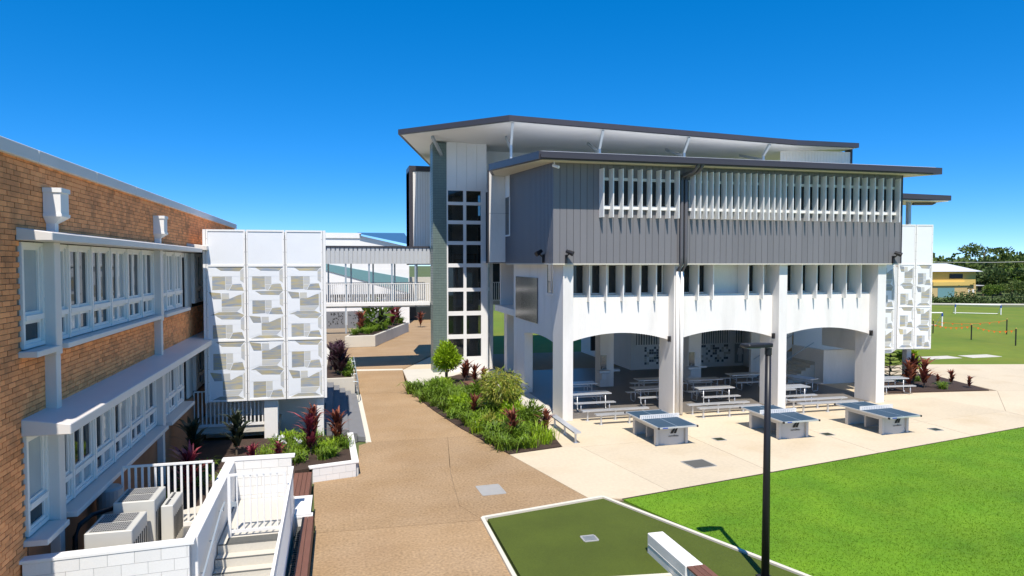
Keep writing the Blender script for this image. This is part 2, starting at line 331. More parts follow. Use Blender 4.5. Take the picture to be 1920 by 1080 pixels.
g = cover('small slotted drain grate in the artificial turf', (5.7, 15.1), .0, .17, .16, 'acin', grate=True); g.location.z = .055
for i, (px, nm) in enumerate((((13.75, 22.75), 'between the left and middle table tennis tables'), ((18.2, 22.4), 'between the middle and right table tennis tables'), ((22.9, 22.0), 'right of the right table tennis table'))):
    cover('small dark green drain cover in the concrete ' + nm, px, 0, .2, .2, 'dark', 'small drain covers by the tables')

# ================================================================== LEFT BRICK BUILDING
WX = -5.0
LB = thing('brick_school_building', 'long orange brick two storey building with white window bands on the left', 'building', (-5, 20, 0))
Y0, Y1 = 10.4, 36.0
zU0, zU1, zL0, zL1 = 5.2, 6.95, 2.12, 3.78     # window bands
bands = [(12.6, Y1, zU0 - .12, zU1 + .15), (12.6, Y1, zL0 - .12, zL1 + .15)]
wall = MB()
wall.box(-12, WX - .03, Y0, 12.6, -.1, 8.36)
for z0, z1 in ((-.1, zL0 - .12), (zL1 + .05, zU0 - .12), (zU1 + .05, 8.36)): wall.box(-12, WX - .03, 12.605, Y1, z0, z1)
wl = wall.build('wall', 'mortar', LB)
rb = MB().box(-11.9, WX - .45, 12.61, Y1 - .1, .5, 8.2); rb.build('interior', 'dim', LB)
bm_ = MB().box(-.0, .022, -.115, .115, -.038, .038).mesh('brick', 'brick')
single, rest = [], MB()
for r in range(14, 97):
    z = r * .086 + .043
    n0 = int((Y0 - 0) / .24)
    for k in range(n0, int(Y1 / .24) + 1):
        y = k * .24 + (.12 if r % 2 else 0)
        if z > 8.32 or y > Y1 - .12: continue
        if any(a - .10 < y < b and c - .03 < z < d + .03 for a, b, c, d in bands): continue
        dx = rnd.gauss(0, .0025)
        # apparent size: distance from camera
        s = (y * y + 25 + (z - 6.6) ** 2)
        single.append((s if y > 11.9 else 1e6 + s, y, z, dx))
single.sort()
for i, (s, y, z, dx) in enumerate(single):
    if i < 300:
        o = link('brick', bm_, None, loc=(WX - .03 + dx, y, z)); o.parent = wl; o.matrix_parent_inverse = Matrix.Identity(4)
    else: rest.box(WX - .03, WX - .008 + dx, y - .115, y + .115, z - .038, z + .038)
o = rest.build('bricks', 'brick', None, kind='stuff'); o.parent = wl
# the wall part is placed with the parent-inverse of LB, its children are in world coordinates as well
# coping
for i in range(9):
    a = Y0 + i * 2.85; B('coping', 'metal_grey', LB, -12.2, WX + .07, a, min(a + 2.835, Y1 + .2), 8.30 + .001 * (i % 2), 8.52, bevel=.012)
# base render below lower sill
B('rendered_base', 'render_brown', LB, WX - .03, WX + .012, 12.62, Y1, .2, zL0 - .13)
def left_window(y0, y1, z0, z1, two=True):
    x = WX - .05
    wdt = y1 - y0; f = MB(); fw_ = .07; zt = z0 + (z1 - z0) * .285
    f.box(x - .06, x + .07, y0, y0 + fw_, z0, z1); f.box(x - .06, x + .07, y1 - fw_, y1, z0, z1)
    f.box(x - .06, x + .07, y0 + fw_, y1 - fw_, z0, z0 + .07); f.box(x - .06, x + .07, y0 + fw_, y1 - fw_, z1 - .07, z1)
    f.box(x - .06, x + .09, y0 + fw_, y1 - fw_, zt - .045, zt + .045)
    wn = f.build('window', 'frame', LB)
    ys = [y0 + fw_, y1 - fw_]
    if two: ys.insert(1, (y0 + y1) / 2)
    for i in range(len(ys) - 1):
        for a, b in ((z0 + .07, zt - .045), (zt + .045, z1 - .07)):
            sash = MB(); u0, u1 = ys[i] + .008, ys[i + 1] - .008; t = .055
            sash.box(x - .02, x + .035, u0, u0 + t, a, b); sash.box(x - .02, x + .035, u1 - t, u1, a, b)
            sash.box(x - .02, x + .035, u0 + t, u1 - t, a, a + t); sash.box(x - .02, x + .035, u0 + t, u1 - t, b - t, b)
            s_ = sash.build('sash', 'frame', None); s_.parent = wn
            p_ = MB().box(x - .005, x + .003, u0 + t, u1 - t, a + t, b - t).build('pane', 'pale_reflect' if rnd.random() < .45 else 'glass', None); p_.parent = wn
    return wn
mods = [(12.62, 13.45, False), (13.71, 14.55, False)] + [(14.55 + i * 1.223, 14.55 + (i + 1) * 1.223, True) for i in range(5)] + [(20.93 + i * 1.06, 20.93 + (i + 1) * 1.06, True) for i in range(3)] + [(26.2 + i * 1.2, 27.4 + i * 1.2, True) for i in range(7)]
for (z0, z1) in ((zU0, zU1), (zL0, zL1)):
    for i, (a, b, tw) in enumerate(mods):
        left_window(a, b, z0, z1, tw)
        if i > 1: B('mullion', 'frame', LB, WX - .08, WX + .045, a - .035, a + .035, z0, z1)
    B('mullion', 'frame', LB, WX - .19, WX + .05, 25.9, 26.2, z0, z1)
    # door next to the windows
    dz = z0 - 1.25
    d_ = B('door', 'frame', LB, WX - .2, WX - .1, 24.15, 25.05, dz + .0, z1)
    for u0, u1 in ((24.22, 24.55), (24.65, 24.98)): p_ = MB().box(WX - .099, WX - .09, u0, u1, dz + .3, z1 - .15).build('pane', 'glass', None); p_.parent = d_
    B('wall_panel', 'frame', LB, WX - .2, WX - .06, 25.1, 25.88, dz, z1)
# sills
for y0, y1 in ((12.5, 13.42), (13.80, 20.60), (21.0, 24.12)):
    B('sill', 'metal_grey', LB, WX - .06, WX + .26, y0, y1, zU0 - .12, zU0 - .02, bevel=.01)
    B('sill', 'metal_grey', LB, WX - .06, WX + .34, y0, y1, zL0 - .12, zL0 - .02, bevel=.01)
# awnings
MB().exy([(WX - .02, 7.18), (WX + .5, 7.10), (WX + .5, 6.97), (WX - .02, 6.97)], 12.52, 24.9).build('awning', 'metal_grey', LB, bevel=.01)
MB().exy([(WX - .02, 7.28), (WX + .62, 7.20), (WX + .62, 7.05), (WX - .02, 7.05)], 25.0, 33).build('awning', 'metal_grey', LB, bevel=.01)
MB().exy([(WX - .02, 4.08), (WX + .70, 3.97), (WX + .70, 3.80), (WX - .02, 3.80)], 12.52, 33).build('awning', 'metal_grey', LB, bevel=.012)
# boxed downpipes with rainwater heads
for yc in (13.58, 20.80):
    dp = B('downpipe', 'metal_grey', LB, WX - .12, WX + .19, yc - .135, yc + .135, zU0 - .2, 6.97, bevel=.01)
    B('downpipe', 'metal_grey', LB, WX - .02, WX + .17, yc - .1, yc + .1, 4.03, zU0 - .2, bevel=.01)
    B('downpipe', 'metal_grey', LB, WX - .12, WX + .19, yc - .135, yc + .135, zL0 - .2, 3.80, bevel=.01)
    B('downpipe', 'metal_grey', LB, WX - .02, WX + .17, yc - .1, yc + .1, .2, zL0 - .2, bevel=.01)
    h = MB()
    yh = yc + .14
    def ring(z, w_, d_): return [(WX + .0, yh - w_ * .8, z), (WX + d_ * .88, yh - w_ * .8, z), (WX + d_ * .88, yh + w_ * .8, z), (WX + .0, yh + w_ * .8, z)]
    prof = [(7.08, .09, .16), (7.30, .09, .16), (7.42, .25, .33), (7.47, .25, .33), (7.471, .23, .31), (7.84, .23, .31), (7.841, .255, .335), (7.92, .255, .335)]
    vs = [p for q in prof for p in ring(*q)]; fs = [(i * 4 + k, i * 4 + (k + 1) % 4, i * 4 + 4 + (k + 1) % 4, i * 4 + 4 + k) for i in range(len(prof) - 1) for k in range(4)]
    fs += [(3, 2, 1, 0), tuple(len(vs) - 4 + k for k in range(4))]
    h.add(vs, fs).build('rainwater_head', 'white', LB)

# ================================================================== railings
def railing(parent, a, b, z0, z1, gap, mat, bw=.022, flat=.05, toe=.1, z0b=None, z1b=None, posts=()):
    a, b = Vector(a), Vector(b); L = (b - a).length; d = (b - a) / L
    z0b = z0 if z0b is None else z0b; z1b = z1 if z1b is None else z1b
    MB().bar((a.x, a.y, z1), (b.x, b.y, z1b), .05, .045).build('top_rail', mat, parent)
    if toe: MB().bar((a.x, a.y, z0 + toe / 2), (b.x, b.y, z0b + toe / 2), .03, toe).build('bottom_rail', mat, parent)
    n = max(1, int(round(L / gap)))
    for i in range(n + 1):
        t = i / n; p = a + d * (L * t); zb = z0 + (z0b - z0) * t + toe; zt = z1 + (z1b - z1) * t - .022
        key = ('bal', mat, round(zt - zb, 2), bw, flat, round(math.atan2(d.y, d.x), 2))
        if key not in CACHE: CACHE[key] = MB().bar((0, 0, 0), (0, 0, zt - zb), *((flat, bw) if abs(d.x) > abs(d.y) else (bw, flat))).mesh('baluster', mat)
        link('baluster', CACHE[key], parent, loc=(p.x, p.y, zb))
    for t in posts:
        p = a + d * (L * t); MB().box(p.x - .03, p.x + .03, p.y - .03, p.y + .03, z0 - .1, z1 + .0).build('post', mat, parent)
CACHE = {}

# ================================================================== SERVICE YARD: block walls, stair, gate, condensers
def block_wall(label, pts, z0, z1, t=.19, cap=True, name='block_wall', cat='wall', bl=.4, bh=.2):
    T = thing(name, label, cat, (pts[0][0], pts[0][1], z0))
    for (x0, y0), (x1, y1) in zip(pts, pts[1:]):
        a, b = Vector((x0, y0)), Vector((x1, y1)); d = (b - a); L = d.length; d /= L; ang = math.atan2(d.y, d.x)
        MB().box(0, L, -t / 2 + .008, t / 2 - .008, z0, z1 - (.06 if cap else .01)).build('core', 'joint', T, loc=(x0, y0, 0), rot=(0, 0, ang))
        top = z1 - (.06 if cap else 0); nr = max(1, int(round((top - z0) / bh))); hh = (top - z0) / nr
        for r in range(nr):
            u = 0; off = bl / 2 if r % 2 else 0
            while u < L - .01:
                v = min(L, (u + (off if (u == 0 and off) else bl)))
                key = ('blk', round(v - u, 2), round(hh, 3), t)
                if key not in CACHE: CACHE[key] = MB().box(.004, v - u - .004, -t / 2, t / 2, .004, hh - .004).mesh('block', 'block')
                if v - u > .03: link('block', CACHE[key], T, loc=(x0 + d.x * u, y0 + d.y * u, z0 + r * hh), rot=(0, 0, ang))
                u = v
        if cap: MB().box(-t / 2, L + t / 2 - .02, -t / 2 - .012, t / 2 + .012, z1 - .058, z1).build('cap', 'white', T, loc=(x0, y0, -.003 * (x0 != pts[0][0])), rot=(0, 0, ang), bevel=.006)
    return T
block_wall('white painted block wall across the front of the condenser yard', [(-4.98, 12.42), (-2.55, 12.6)], -.05, 1.85)
T = thing('stair_wall', 'smooth white wall along the left side of the yard stair', 'wall', (-2.6, 15, 0))
MB().prism([(-2.665, 12.72), (-2.45, 12.72), (-2.5, 17.38), (-2.715, 17.38)], 0, 1.85).build('wall', 'wall', T, bevel=.01)
hr = MB(); hr.tube([(-2.36, 12.6, 1.15), (-2.37, 14.6, 1.62), (-2.38, 15.1, 1.62)], .022).build('handrail', 'steel', T)
for y, z in ((12.9, 1.2), (13.8, 1.42), (14.9, 1.6)): MB().tube([(-2.37, y, z), (-2.37, y, z - .08), (-2.46, y, z - .09)], .01, 6).build('bracket', 'steel', T)
block_wall('white painted block wall behind the white metal gate', [(-2.7, 17.5), (-1.2, 17.5)], -.05, 1.9)
struct('yard_floor', MB().prism([(-4.99, 12.52), (-2.67, 12.72), (-2.72, 17.4), (-2.72, 17.6), (-4.99, 15.95)], .3, .9), 'conc')
# stair going down towards the camera
st = thing('concrete_stair', 'concrete steps with dark nosings below the white gate', 'stair', (-1.9, 14, 0))
B('landing', 'conc', st, -2.45, -1.14, 14.62, 17.38, .0, .9)
B('mat', 'acin', st, -2.3, -1.3, 14.68, 14.98, .9, .912)
for i in range(5):
    y1 = 14.62 - i * .30; z = .9 - (i + 1) * .165
    B('step', 'conc', st, -2.45, -1.14, y1 - .30, y1 - .002, -.05, z)
    B('nosing', 'acin', st, -2.44, -1.15, y1 - .302, y1 - .24, z, z + .006)
B('nosing', 'acin', st, -2.44, -1.15, 14.618, 14.68, .9, .907)
T = thing('stair_railing', 'white metal railing along the right side of the yard stair', 'railing', (-1.1, 14, 0))
railing(T, (-1.1, 16.3), (-1.1, 11.0), .85, 1.92, .125, 'white', z0b=.35, z1b=1.58, bw=.02, flat=.05)
T = thing('metal_gate', 'white metal gate with upright bars at the top of the yard stair', 'gate', (-1.7, 15.05, .9))
railing(T, (-2.26, 15.05), (-1.2, 15.05), .98, 2.2, .135, 'white', bw=.028, flat=.028, toe=.06)
for x in (-2.28, -1.18): B('gate_post', 'white', T, x - .03, x + .03, 15.02, 15.08, .9, 2.22)
B('latch', 'steel', T, -2.24, -2.14, 15.0, 15.02, 1.55, 1.65)
T = thing('yard_railing', 'white metal railing behind the condenser units', 'railing', (-3.5, 15.9, .9))
railing(T, (-4.5, 15.85), (-2.72, 15.85), .92, 2.3, .125, 'white', bw=.02, flat=.045)
def condenser(label, x0, x1, y0, y1, z1):
    c = thing('air_conditioner', label, 'air conditioner', ((x0 + x1) / 2, (y0 + y1) / 2, .9), 'condenser units in the yard')
    B('casing', 'acbody', c, x0, x1, y0, y1, .93, z1, bevel=.012)
    for k in range(2):
        a, b = y0 + .06 + k * (y1 - y0 - .06) / 2, y0 + (k + 1) * (y1 - y0 - .06) / 2
        B('well', 'acin', c, x0 + .06, x1 - .12, a, b, z1 - .01, z1 + .002)
        gm = MB()
        for i in range(16): u = x0 + .065 + i * (x1 - x0 - .19) / 15; gm.box(u, u + .012, a + .01, b - .01, z1 + .003, z1 + .012)
        for i in range(5): v = a + .02 + i * (b - a - .05) / 4; gm.box(x0 + .06, x1 - .12, v, v + .01, z1 + .013, z1 + .018)
        gm.build('grille', 'acgrille', c)
    sg = MB()
    for i in range(7): v = y0 + .1 + i * (y1 - y0 - .2) / 6; sg.box(x1 + .001, x1 + .012, v - .012, v + .012, 1.15, z1 - .25)
    sg.build('side_grille', 'acin', c)
    for k in (y0 + .08, y1 - .12): B('foot', 'acin', c, x0 + .02, x1 - .02, k, k + .05, .9, .93)
condenser('beige air conditioning condenser nearest the front block wall', -4.36, -3.6, 13.15, 14.12, 1.9)
condenser('taller beige air conditioning condenser in the middle of the yard', -4.22, -3.5, 14.25, 15.12, 2.05)
condenser('narrow beige condenser at the right end of the yard row', -3.44, -3.22, 14.45, 15.3, 1.86)
T = thing('water_tank', 'small grey cylindrical tank behind the condensers', 'tank', (-4.6, 15.6, .9))
MB().tube([(-4.66, 15.55, .9), (-4.66, 15.55, 1.95)], .24, 20).build('drum', 'acgrille', T, smooth=False); MB().tube([(-4.66, 15.55, 1.95), (-4.66, 15.55, 2.0)], .25, 20, .2).build('lid', 'acgrille', T)
T = MB().tube([(-4.75, 13.9, 1.0), (-4.75, 13.9, 1.6), (-4.7, 14.0, 1.78), (-4.6, 14.3, 1.85), (-4.3, 14.6, 1.85)], .045, 8).build('black_pipe', 'black', None, label='bent black insulated pipe beside the condenser units', cat='pipe', smooth=True)
# timber seats
def slat_seat(label, x0, x1, y0, y1, z, n, along='y', base=True):
    t = thing('timber_bench', label, 'bench', ((x0 + x1) / 2, (y0 + y1) / 2, 0))
    for i in range(n):
        if along == 'y': a = x0 + i * (x1 - x0) / n; B('slat', 'timber', t, a + .004, a + (x1 - x0) / n - .004, y0, y1, z - .04, z, bevel=.004)
        else: a = y0 + i * (y1 - y0) / n; B('slat', 'timber', t, x0, x1, a + .004, a + (y1 - y0) / n - .004, z - .04, z, bevel=.004)
    B('front_board', 'timber', t, x1 - .03, x1 - .002, y0 + .01, y1 - .01, .06, z - .045)
    if base: B('base', 'block', t, x0 + .05, x1 - .06, y0 + .03, y1 - .03, -.03, z - .045)
slat_seat('reddish timber bench beside the raised planter', -1.35, -.86, 18.65, 20.75, .46, 4)
slat_seat('long narrow timber bench at the bottom edge beside the stair railing', -.95, -.68, 11.5, 17.1, .45, 2)
PLN = block_wall('short white block plinth between the two timber benches', [(-1.3, 17.3), (-.78, 17.3)], -.05, .44)
B('top_slab', 'white', PLN, -1.32, -.76, 17.2, 18.6, .44, .48); B('fill', 'block', PLN, -1.28, -.8, 17.4, 18.55, -.03, .438)
T = thing('floor_grate', 'dark slotted floor grate between stair railing and timber bench', 'grate', (-1.03, 14, 0))
for i in range(46): B('bar', 'acin', T, -1.07, -.97, 11.6 + i * .12, 11.66 + i * .12, .2, .24)
B('frame', 'acin', T, -1.08, -.965, 11.5, 17.1, .0, .2)

# ================================================================== SCREENED STAIR LOBBY (perforated white panels)
def perf_screen(T, org, ang, cols, cw, zsegs, top, seed=1, toph=None):
    """zsegs: list of (z0,z1,rows); columns along local x; facets are separate pieces"""
    Rm = Matrix.Rotation(ang, 4, 'Z'); r = random.Random(seed)
    TA = [('perf_a', [(.18, .0), (1.0, .0), (.88, .18), (.35, .16)]), ('perf_c', [(.0, .02), (.34, .17), (.34, .38), (.0, .40)]), ('perf_a', [(.10, .40), (.47, .40), (.47, .93), (.10, .95)]),
          ('perf_b', [(.48, .40), (.66, .40), (.66, .72), (.48, .72)]), ('perf_c', [(.36, .18), (.88, .20), (.88, .39), (.36, .39)]), ('perf_b', [(.90, .17), (1.0, .06), (1.0, .66), (.90, .56)]),
          ('perf_a', [(.67, .73), (.93, .70), (1.0, .99), (.58, .97)]), ('perf_b', [(.48, .74), (.65, .74), (.56, .97), (.48, .93)]), ('perf_c', [(.67, .40), (.88, .40), (.88, .69), (.67, .71)])]
    TB = [('perf_a', [(.0, .03), (.33, .08), (.35, .33), (.12, .33)]), ('perf_b', [(.36, .08), (.57, .08), (.57, .33), (.36, .33)]), ('perf_c', [(.58, .02), (.98, .03), (.92, .12), (.58, .32)]),
          ('perf_a', [(.36, .35), (.93, .14), (.93, .64), (.36, .64)]), ('perf_c', [(.02, .35), (.34, .35), (.34, .80), (.02, .92)]), ('perf_b', [(.36, .66), (.93, .66), (.80, .84), (.36, .84)]),
          ('perf_a', [(.03, .99), (.28, .86), (.80, .86), (1.0, .99)]), ('perf_b', [(.95, .12), (1.0, .06), (1.0, .97), (.95, .86)])]
    PAT = [[TB, TA, TA, TB, TA], [TA, TB, TB, TA, TA], [TB, TA, TA, TB, TA]]
    def put(name, mb, mat):
        me = mb.mesh(name, mat); link(name, me, T, loc=org, rot=(0, 0, ang)); return me
    for c in range(cols):
        x0 = c * cw
        f = MB()
        f.box(x0 + .012, x0 + .07, -.03, .0, zsegs[0][0], top); f.box(x0 + cw - .07, x0 + cw - .012, -.03, .0, zsegs[0][0], top)
        zz = sorted({round(min(max(z - .03, zsegs[0][0]), top - .06), 3) for s in zsegs for z in s[:2]} | {round(top - .06, 3)})
        zz = [z for i, z in enumerate(zz) if i == 0 or z - zz[i - 1] > .1]
        for z in zz: f.box(x0 + .07, x0 + cw - .07, -.03, .0, z, z + .06)
        put('panel_frame', f, 'white')
        put('panel_sheet', MB().box(x0 + .07, x0 + cw - .07, -.008, .012, zsegs[0][0] + .02, top - .02), 'perf_c')
        bo = MB()
        for xx in (x0 + .04, x0 + cw - .04):
            z = zsegs[0][0] + .25
            while z < top: bo.box(xx - .008, xx + .008, -.036, -.03, z - .008, z + .008); z += .45
        put('bolts', bo, 'acin')
        for (z0, z1, rows) in zsegs:
            if rows == 0: continue
            hh = (z1 - z0 - .08) / rows
            for q in range(rows):
                flip = 0; tiles = PAT[c % 3][(q + (2 if z0 > 3 else 0)) % 5]
                for mt, poly in tiles:
                    key = ('facet', mt, tuple(poly), flip, round(cw, 2), round(hh, 2))
                    if key not in CACHE:
                        pp = []
                        for u, v in poly:
                            if flip: u, v = 1 - u, 1 - v
                            pp.append(((u * (cw - .16)) + .08, (1 - v) * hh))
                        d = {'perf_a': -.0105, 'perf_b': -.0115, 'perf_c': -.0125}[mt]
                        CACHE[key] = MB().exy(pp, d, -.0085).mesh('facet', mt)
                    p = Rm @ Vector((x0, 0, 0))
                    link('facet', CACHE[key], T, loc=(org[0] + p.x, org[1] + p.y, z0 + .04 + q * hh), rot=(0, 0, ang))
LOB = thing('screened_stair_lobby', 'white box clad in patterned perforated panels standing on columns beside brick building', 'building', (-2.5, 25.3, 0))
perf_screen(LOB, (-4.47, 25.3, 0), 0, 3, 1.293, [(1.80, 3.92, 2), (3.92, 6.52, 3), (6.52, 7.76, 0)], 7.77)
B('side_panel', 'white', LOB, -4.47, -4.40, 25.315, 29.2, 1.8, 7.77); B('side_panel', 'white', LOB, -.68, -.60, 25.315, 29.2, 1.8, 7.77)
B('corner_strip', 'white', LOB, -.588, -.5, 25.27, 25.4, 1.78, 7.77); B('corner_strip', 'white', LOB, -4.56, -4.472, 25.27, 25.4, 1.78, 7.77)
B('roof', 'metal_grey', LOB, -4.39, -.69, 25.33, 29.2, 7.6, 7.72); B('floor', 'conc', LOB, -4.39, -.69, 25.4, 29.2, 3.7, 3.95)
B('underside', 'conc', LOB, -4.39, -.69, 25.4, 29.2, 1.82, 2.0); B('back_wall', 'block', LOB, -4.39, -.69, 29.21, 29.35, .4, 7.6)
for x in (-2.66, -.86): B('column', 'wall', LOB, x, x + .46 if x < -2 else x + .24, 25.45, 25.9, .1, 1.82, bevel=.01)
B('low_wall', 'block', LOB, -4.9, -.7, 27.2, 27.4, .1, 1.6)
DK = thing('upper_landing', 'white railed landing between brick building and perforated screen box', 'landing', (-4.8, 28, 3.9))
B('deck', 'conc', DK, -4.98, -4.48, 27.9, 42.2, 3.72, 3.95); railing(DK, (-4.96, 27.85), (-4.5, 27.85), 3.92, 5.33, .115, 'white', bw=.02, flat=.04)
T = thing('lower_walkway_railing', 'white metal railing of the lower walkway under the perforated box', 'railing', (-3.8, 25.6, .9))
railing(T, (-4.98, 25.62), (-2.2, 25.62), .86, 2.12, .13, 'white', bw=.02, flat=.045)
B('floor_edge', 'conc', T, -4.98, -2.2, 25.66, 29.2, .6, .87)

# dark steps right of lobby
T = thing('side_steps', 'dark grey concrete steps descending to the path beside the perforated box', 'stair', (.5, 30, 0))
for i in range(5): MB().prism([(.86 - i * .30 - .30, 25.9), (.86 - i * .30, 25.75), (.72 - i * .27, 34.6), (.72 - i * .27 - .27, 34.6)], -.03, .15 * (i + 1)).build('step', 'greyconc', T)
B('landing', 'greyconc', T, -4.4, -.62, 29.4, 34.6, .0, .78)
MB().prism([(.86, 25.6), (1.06, 25.5), (.95, 35.0), (.74, 34.9)], -.04, .012).build('edge_strip', 'kerb', T)

# ================================================================== PLANTERS
block_wall('white block wall of the raised planter beside the path', [(-.88, 21.3), (.40, 21.6), (.30, 25.2)], -.05, .47, name='planter_wall', cat='planter')
struct('planter_soil', MB().prism([(-4.95, 16.1), (-2.75, 17.7), (-1.3, 17.7), (-1.36, 21.2), (-.88, 21.38), (.33, 21.68), (.22, 25.2), (-4.95, 25.6)], .0, .40), 'mulch')
T = thing('shaded_planter', 'grey concrete planter wall with handrail beyond the dark steps', 'planter', (0, 36, 0))
MB().prism([(-.9, 34.7), (.66, 34.7), (.62, 42), (-.9, 42)], 0, .92).build('wall', 'conc', T, bevel=.015); MB().prism([(-.75, 34.85), (.5, 34.85), (.46, 41.9), (-.75, 41.9)], .9, .94).build('soil', 'mulch', T)
for a, b in (((.80, 27.0), (.76, 34.4)),):
    T = thing('step_handrail', 'thin galvanised handrail along the edge of the path by the shaded planter', 'handrail', (.8, 35, 0))
    for k in range(4):
        y = 33.0 + k * 2.3; MB().tube([(.78, y, 0), (.78, y, .95), (.76, y + .05, 1.0), (.55, y + .1, 1.0)], .022, 6).build('post', 'steel', T)
    MB().tube([(.78, 33, .98), (.74, 42, .98)], .022, 6).build('rail', 'steel', T)
T = thing('far_planter', 'pale concrete planter with lush planting beyond the covered bridge', 'planter', (3, 58, 0))
MB().prism([(.3, 54.8), (2.65, 55.0), (6.4, 66.5), (3.5, 68.5)], 0, .9).build('wall', 'conc', T, bevel=.02); MB().prism([(.6, 55.1), (2.5, 55.3), (6.1, 66.3), (3.6, 68.1)], .88, .93).build('soil', 'mulch', T)
BED = [(3.45, 35.07), (3.72, 32.6), (4.02, 30.3), (4.62, 26.75), (5.15, 24.6), (5.62, 22.72), (7.68, 23.2), (8.1, 27), (7.9, 31), (7.5, 40.2), (5.3, 38.6)]
struct('garden_bed', MB().prism(BED, -.03, .03), 'mulch')
BED2 = [(26.9, 28.9), (32.7, 28.2), (34.0, 33.3), (28.0, 32.9)]
struct('garden_bed_right', MB().prism(BED2, -.03, .03), 'mulch')

# ================================================================== COVERED BRIDGE
BR = thing('covered_bridge', 'covered footbridge with grey ribbed fascia and white balustrade linking the buildings', 'bridge', (2, 43.5, 3.9))
B('deck', 'conc', BR, -4.4, 5.38, 42.3, 44.9, 3.92, 4.12); B('deck_edge', 'white', BR, -4.4, 5.38, 42.24, 42.3, 4.02, 4.22)
B('roof', 'metal_grey', BR, -4.4, 5.38, 42.36, 44.9, 7.45, 7.62); B('fascia_cap', 'roof', BR, -4.4, 5.40, 42.2, 42.38, 7.56, 7.66)
fc = MB(); x = -4.4
while x < 5.38: fc.box(x, min(5.38, x + .19), 42.24, 42.34, 6.58, 7.56); fc.box(x + .19, x + .26, 42.31, 42.34, 6.58, 7.56); x += .26
fc.build('ribbed_fascia', 'fascia', BR); B('fascia_back', 'metal_grey', BR, -4.4, 5.38, 44.8, 44.88, 6.58, 7.45)
for x in (-2.5, -1.08, .32, 1.70, 3.07, 4.5):
    B('post', 'steel', BR, x - .05, x + .05, 42.3, 42.4, 3.95, 6.6); B('post', 'steel', BR, x + .3, x + .4, 44.7, 44.8, 3.95, 6.6)
railing(BR, (-4.4, 42.27), (5.36, 42.27), 4.22, 5.36, .13, 'white', bw=.02, flat=.045, toe=.05)
railing(BR, (-4.4, 44.82), (5.36, 44.82), 4.22, 5.36, .13, 'white', bw=.02, flat=.045, toe=.05)
BR2 = thing('rear_walkway', 'white railed upper walkway seen between the stair tower and the arcade', 'walkway', (11, 46, 3.9))
B('deck', 'conc', BR2, 8.9, 14, 46.0, 48, 3.75, 4.0); railing(BR2, (8.9, 45.95), (14, 45.95), 4.0, 5.3, .14, 'white', bw=.02, flat=.05)
B('back_wall', 'dim', BR2, 8.9, 14, 48, 48.2, 4, 10)
for x in (10.2, 11.6): B('prop', 'steel', BR2, x, x + .1, 46.3, 46.4, 0, 3.75)
for x in (9.3, 10.3, 11.3): B('window', 'glass', BR2, x, x + .8, 47.93, 47.99, 5, 6.9)

# ================================================================== MAIN BUILDING
MBD = thing('arcade_school_building', 'large white and charcoal school building with arches, vertical fins and floating roof', 'building', (17, 33, 0))
YF = 26.9; PX = [(8.95, 9.40), (14.0, 14.45), (19.2, 19.62), (24.5, 24.97)]
for a, b in PX: B('pier', 'wall', MBD, a, b, YF, 28.3, 0, 6.6, bevel=.012)
for (p, q) in zip(PX, PX[1:]):
    x0, x1 = p[1] - .004, q[0] + .004; n = 20
    arc = [(x0 + (x1 - x0) * i / n, 3.24 + .36 * (1 - ((2 * i / n - 1) ** 2))) for i in range(n + 1)]
    MB().exy([(x0, 5.16), (x1, 5.16)] + arc[::-1], 27.42, 27.75).build('arched_spandrel', 'wall', MBD)
    B('sill', 'frame', MBD, x0 + .01, x1 - .01, 27.5, 27.9, 5.162, 5.24)
    B('window_wall', 'wall', MBD, x0, x1, 27.98, 28.2, 5.1, 6.6)
def fwin(x0, x1, y, z0, z1, mat='glass', t=.05, parent=None):
    f = MB(); f.box(x0, x0 + t, y - .05, y + .02, z0, z1); f.box(x1 - t, x1, y - .05, y + .02, z0, z1)
    f.box(x0 + t, x1 - t, y - .05, y + .02, z0, z0 + t); f.box(x0 + t, x1 - t, y - .05, y + .02, z1 - t, z1)
    wn = f.build('window', 'frame', parent or MBD); p_ = MB().box(x0 + t, x1 - t, y - .01, y, z0 + t, z1 - t).build('pane', mat, None); p_.parent = wn
    return wn
fins1 = [10.21, 10.98, 11.74, 12.51, 13.28, 15.3, 16.03, 17.78, 18.55, 20.56, 21.35, 22.16, 22.96, 23.77]
finm = MB().exy([(-.022, 0), (.022, 0), (.022, 1.62), (-.022, 1.62)], 0, .84).mesh('fin', 'fin')
for x in fins1: link('fin', finm, MBD, loc=(x, 27.13, 4.98))
wins1 = [(9.47, 10.24), (10.55, 11.01), (11.33, 11.79), (12.1, 12.55), (12.88, 13.34), (13.62, 13.97), (14.9, 15.4), (15.72, 16.1), (18.25, 18.63), (18.85, 19.18), (20.1, 20.75), (21.1, 21.52), (21.9, 22.3), (22.7, 23.12), (23.55, 23.95), (24.1, 24.48)]
for a, b in wins1: fwin(a, b, 27.96, 5.26, 6.56)
# ceiling / upper floor and interior of arcade
B('floor_slab', 'wall', MBD, 9.1, 24.9, 28.31, 40.4, 3.75, 4.1); B('upper_floor', 'wall', MBD, 8.5, 25.4, 26.75, 41, 6.602, 6.75)
B('rear_upper_wall', 'wall', MBD, 9.4, 24.9, 40.2, 40.4, 4.1, 6.6)
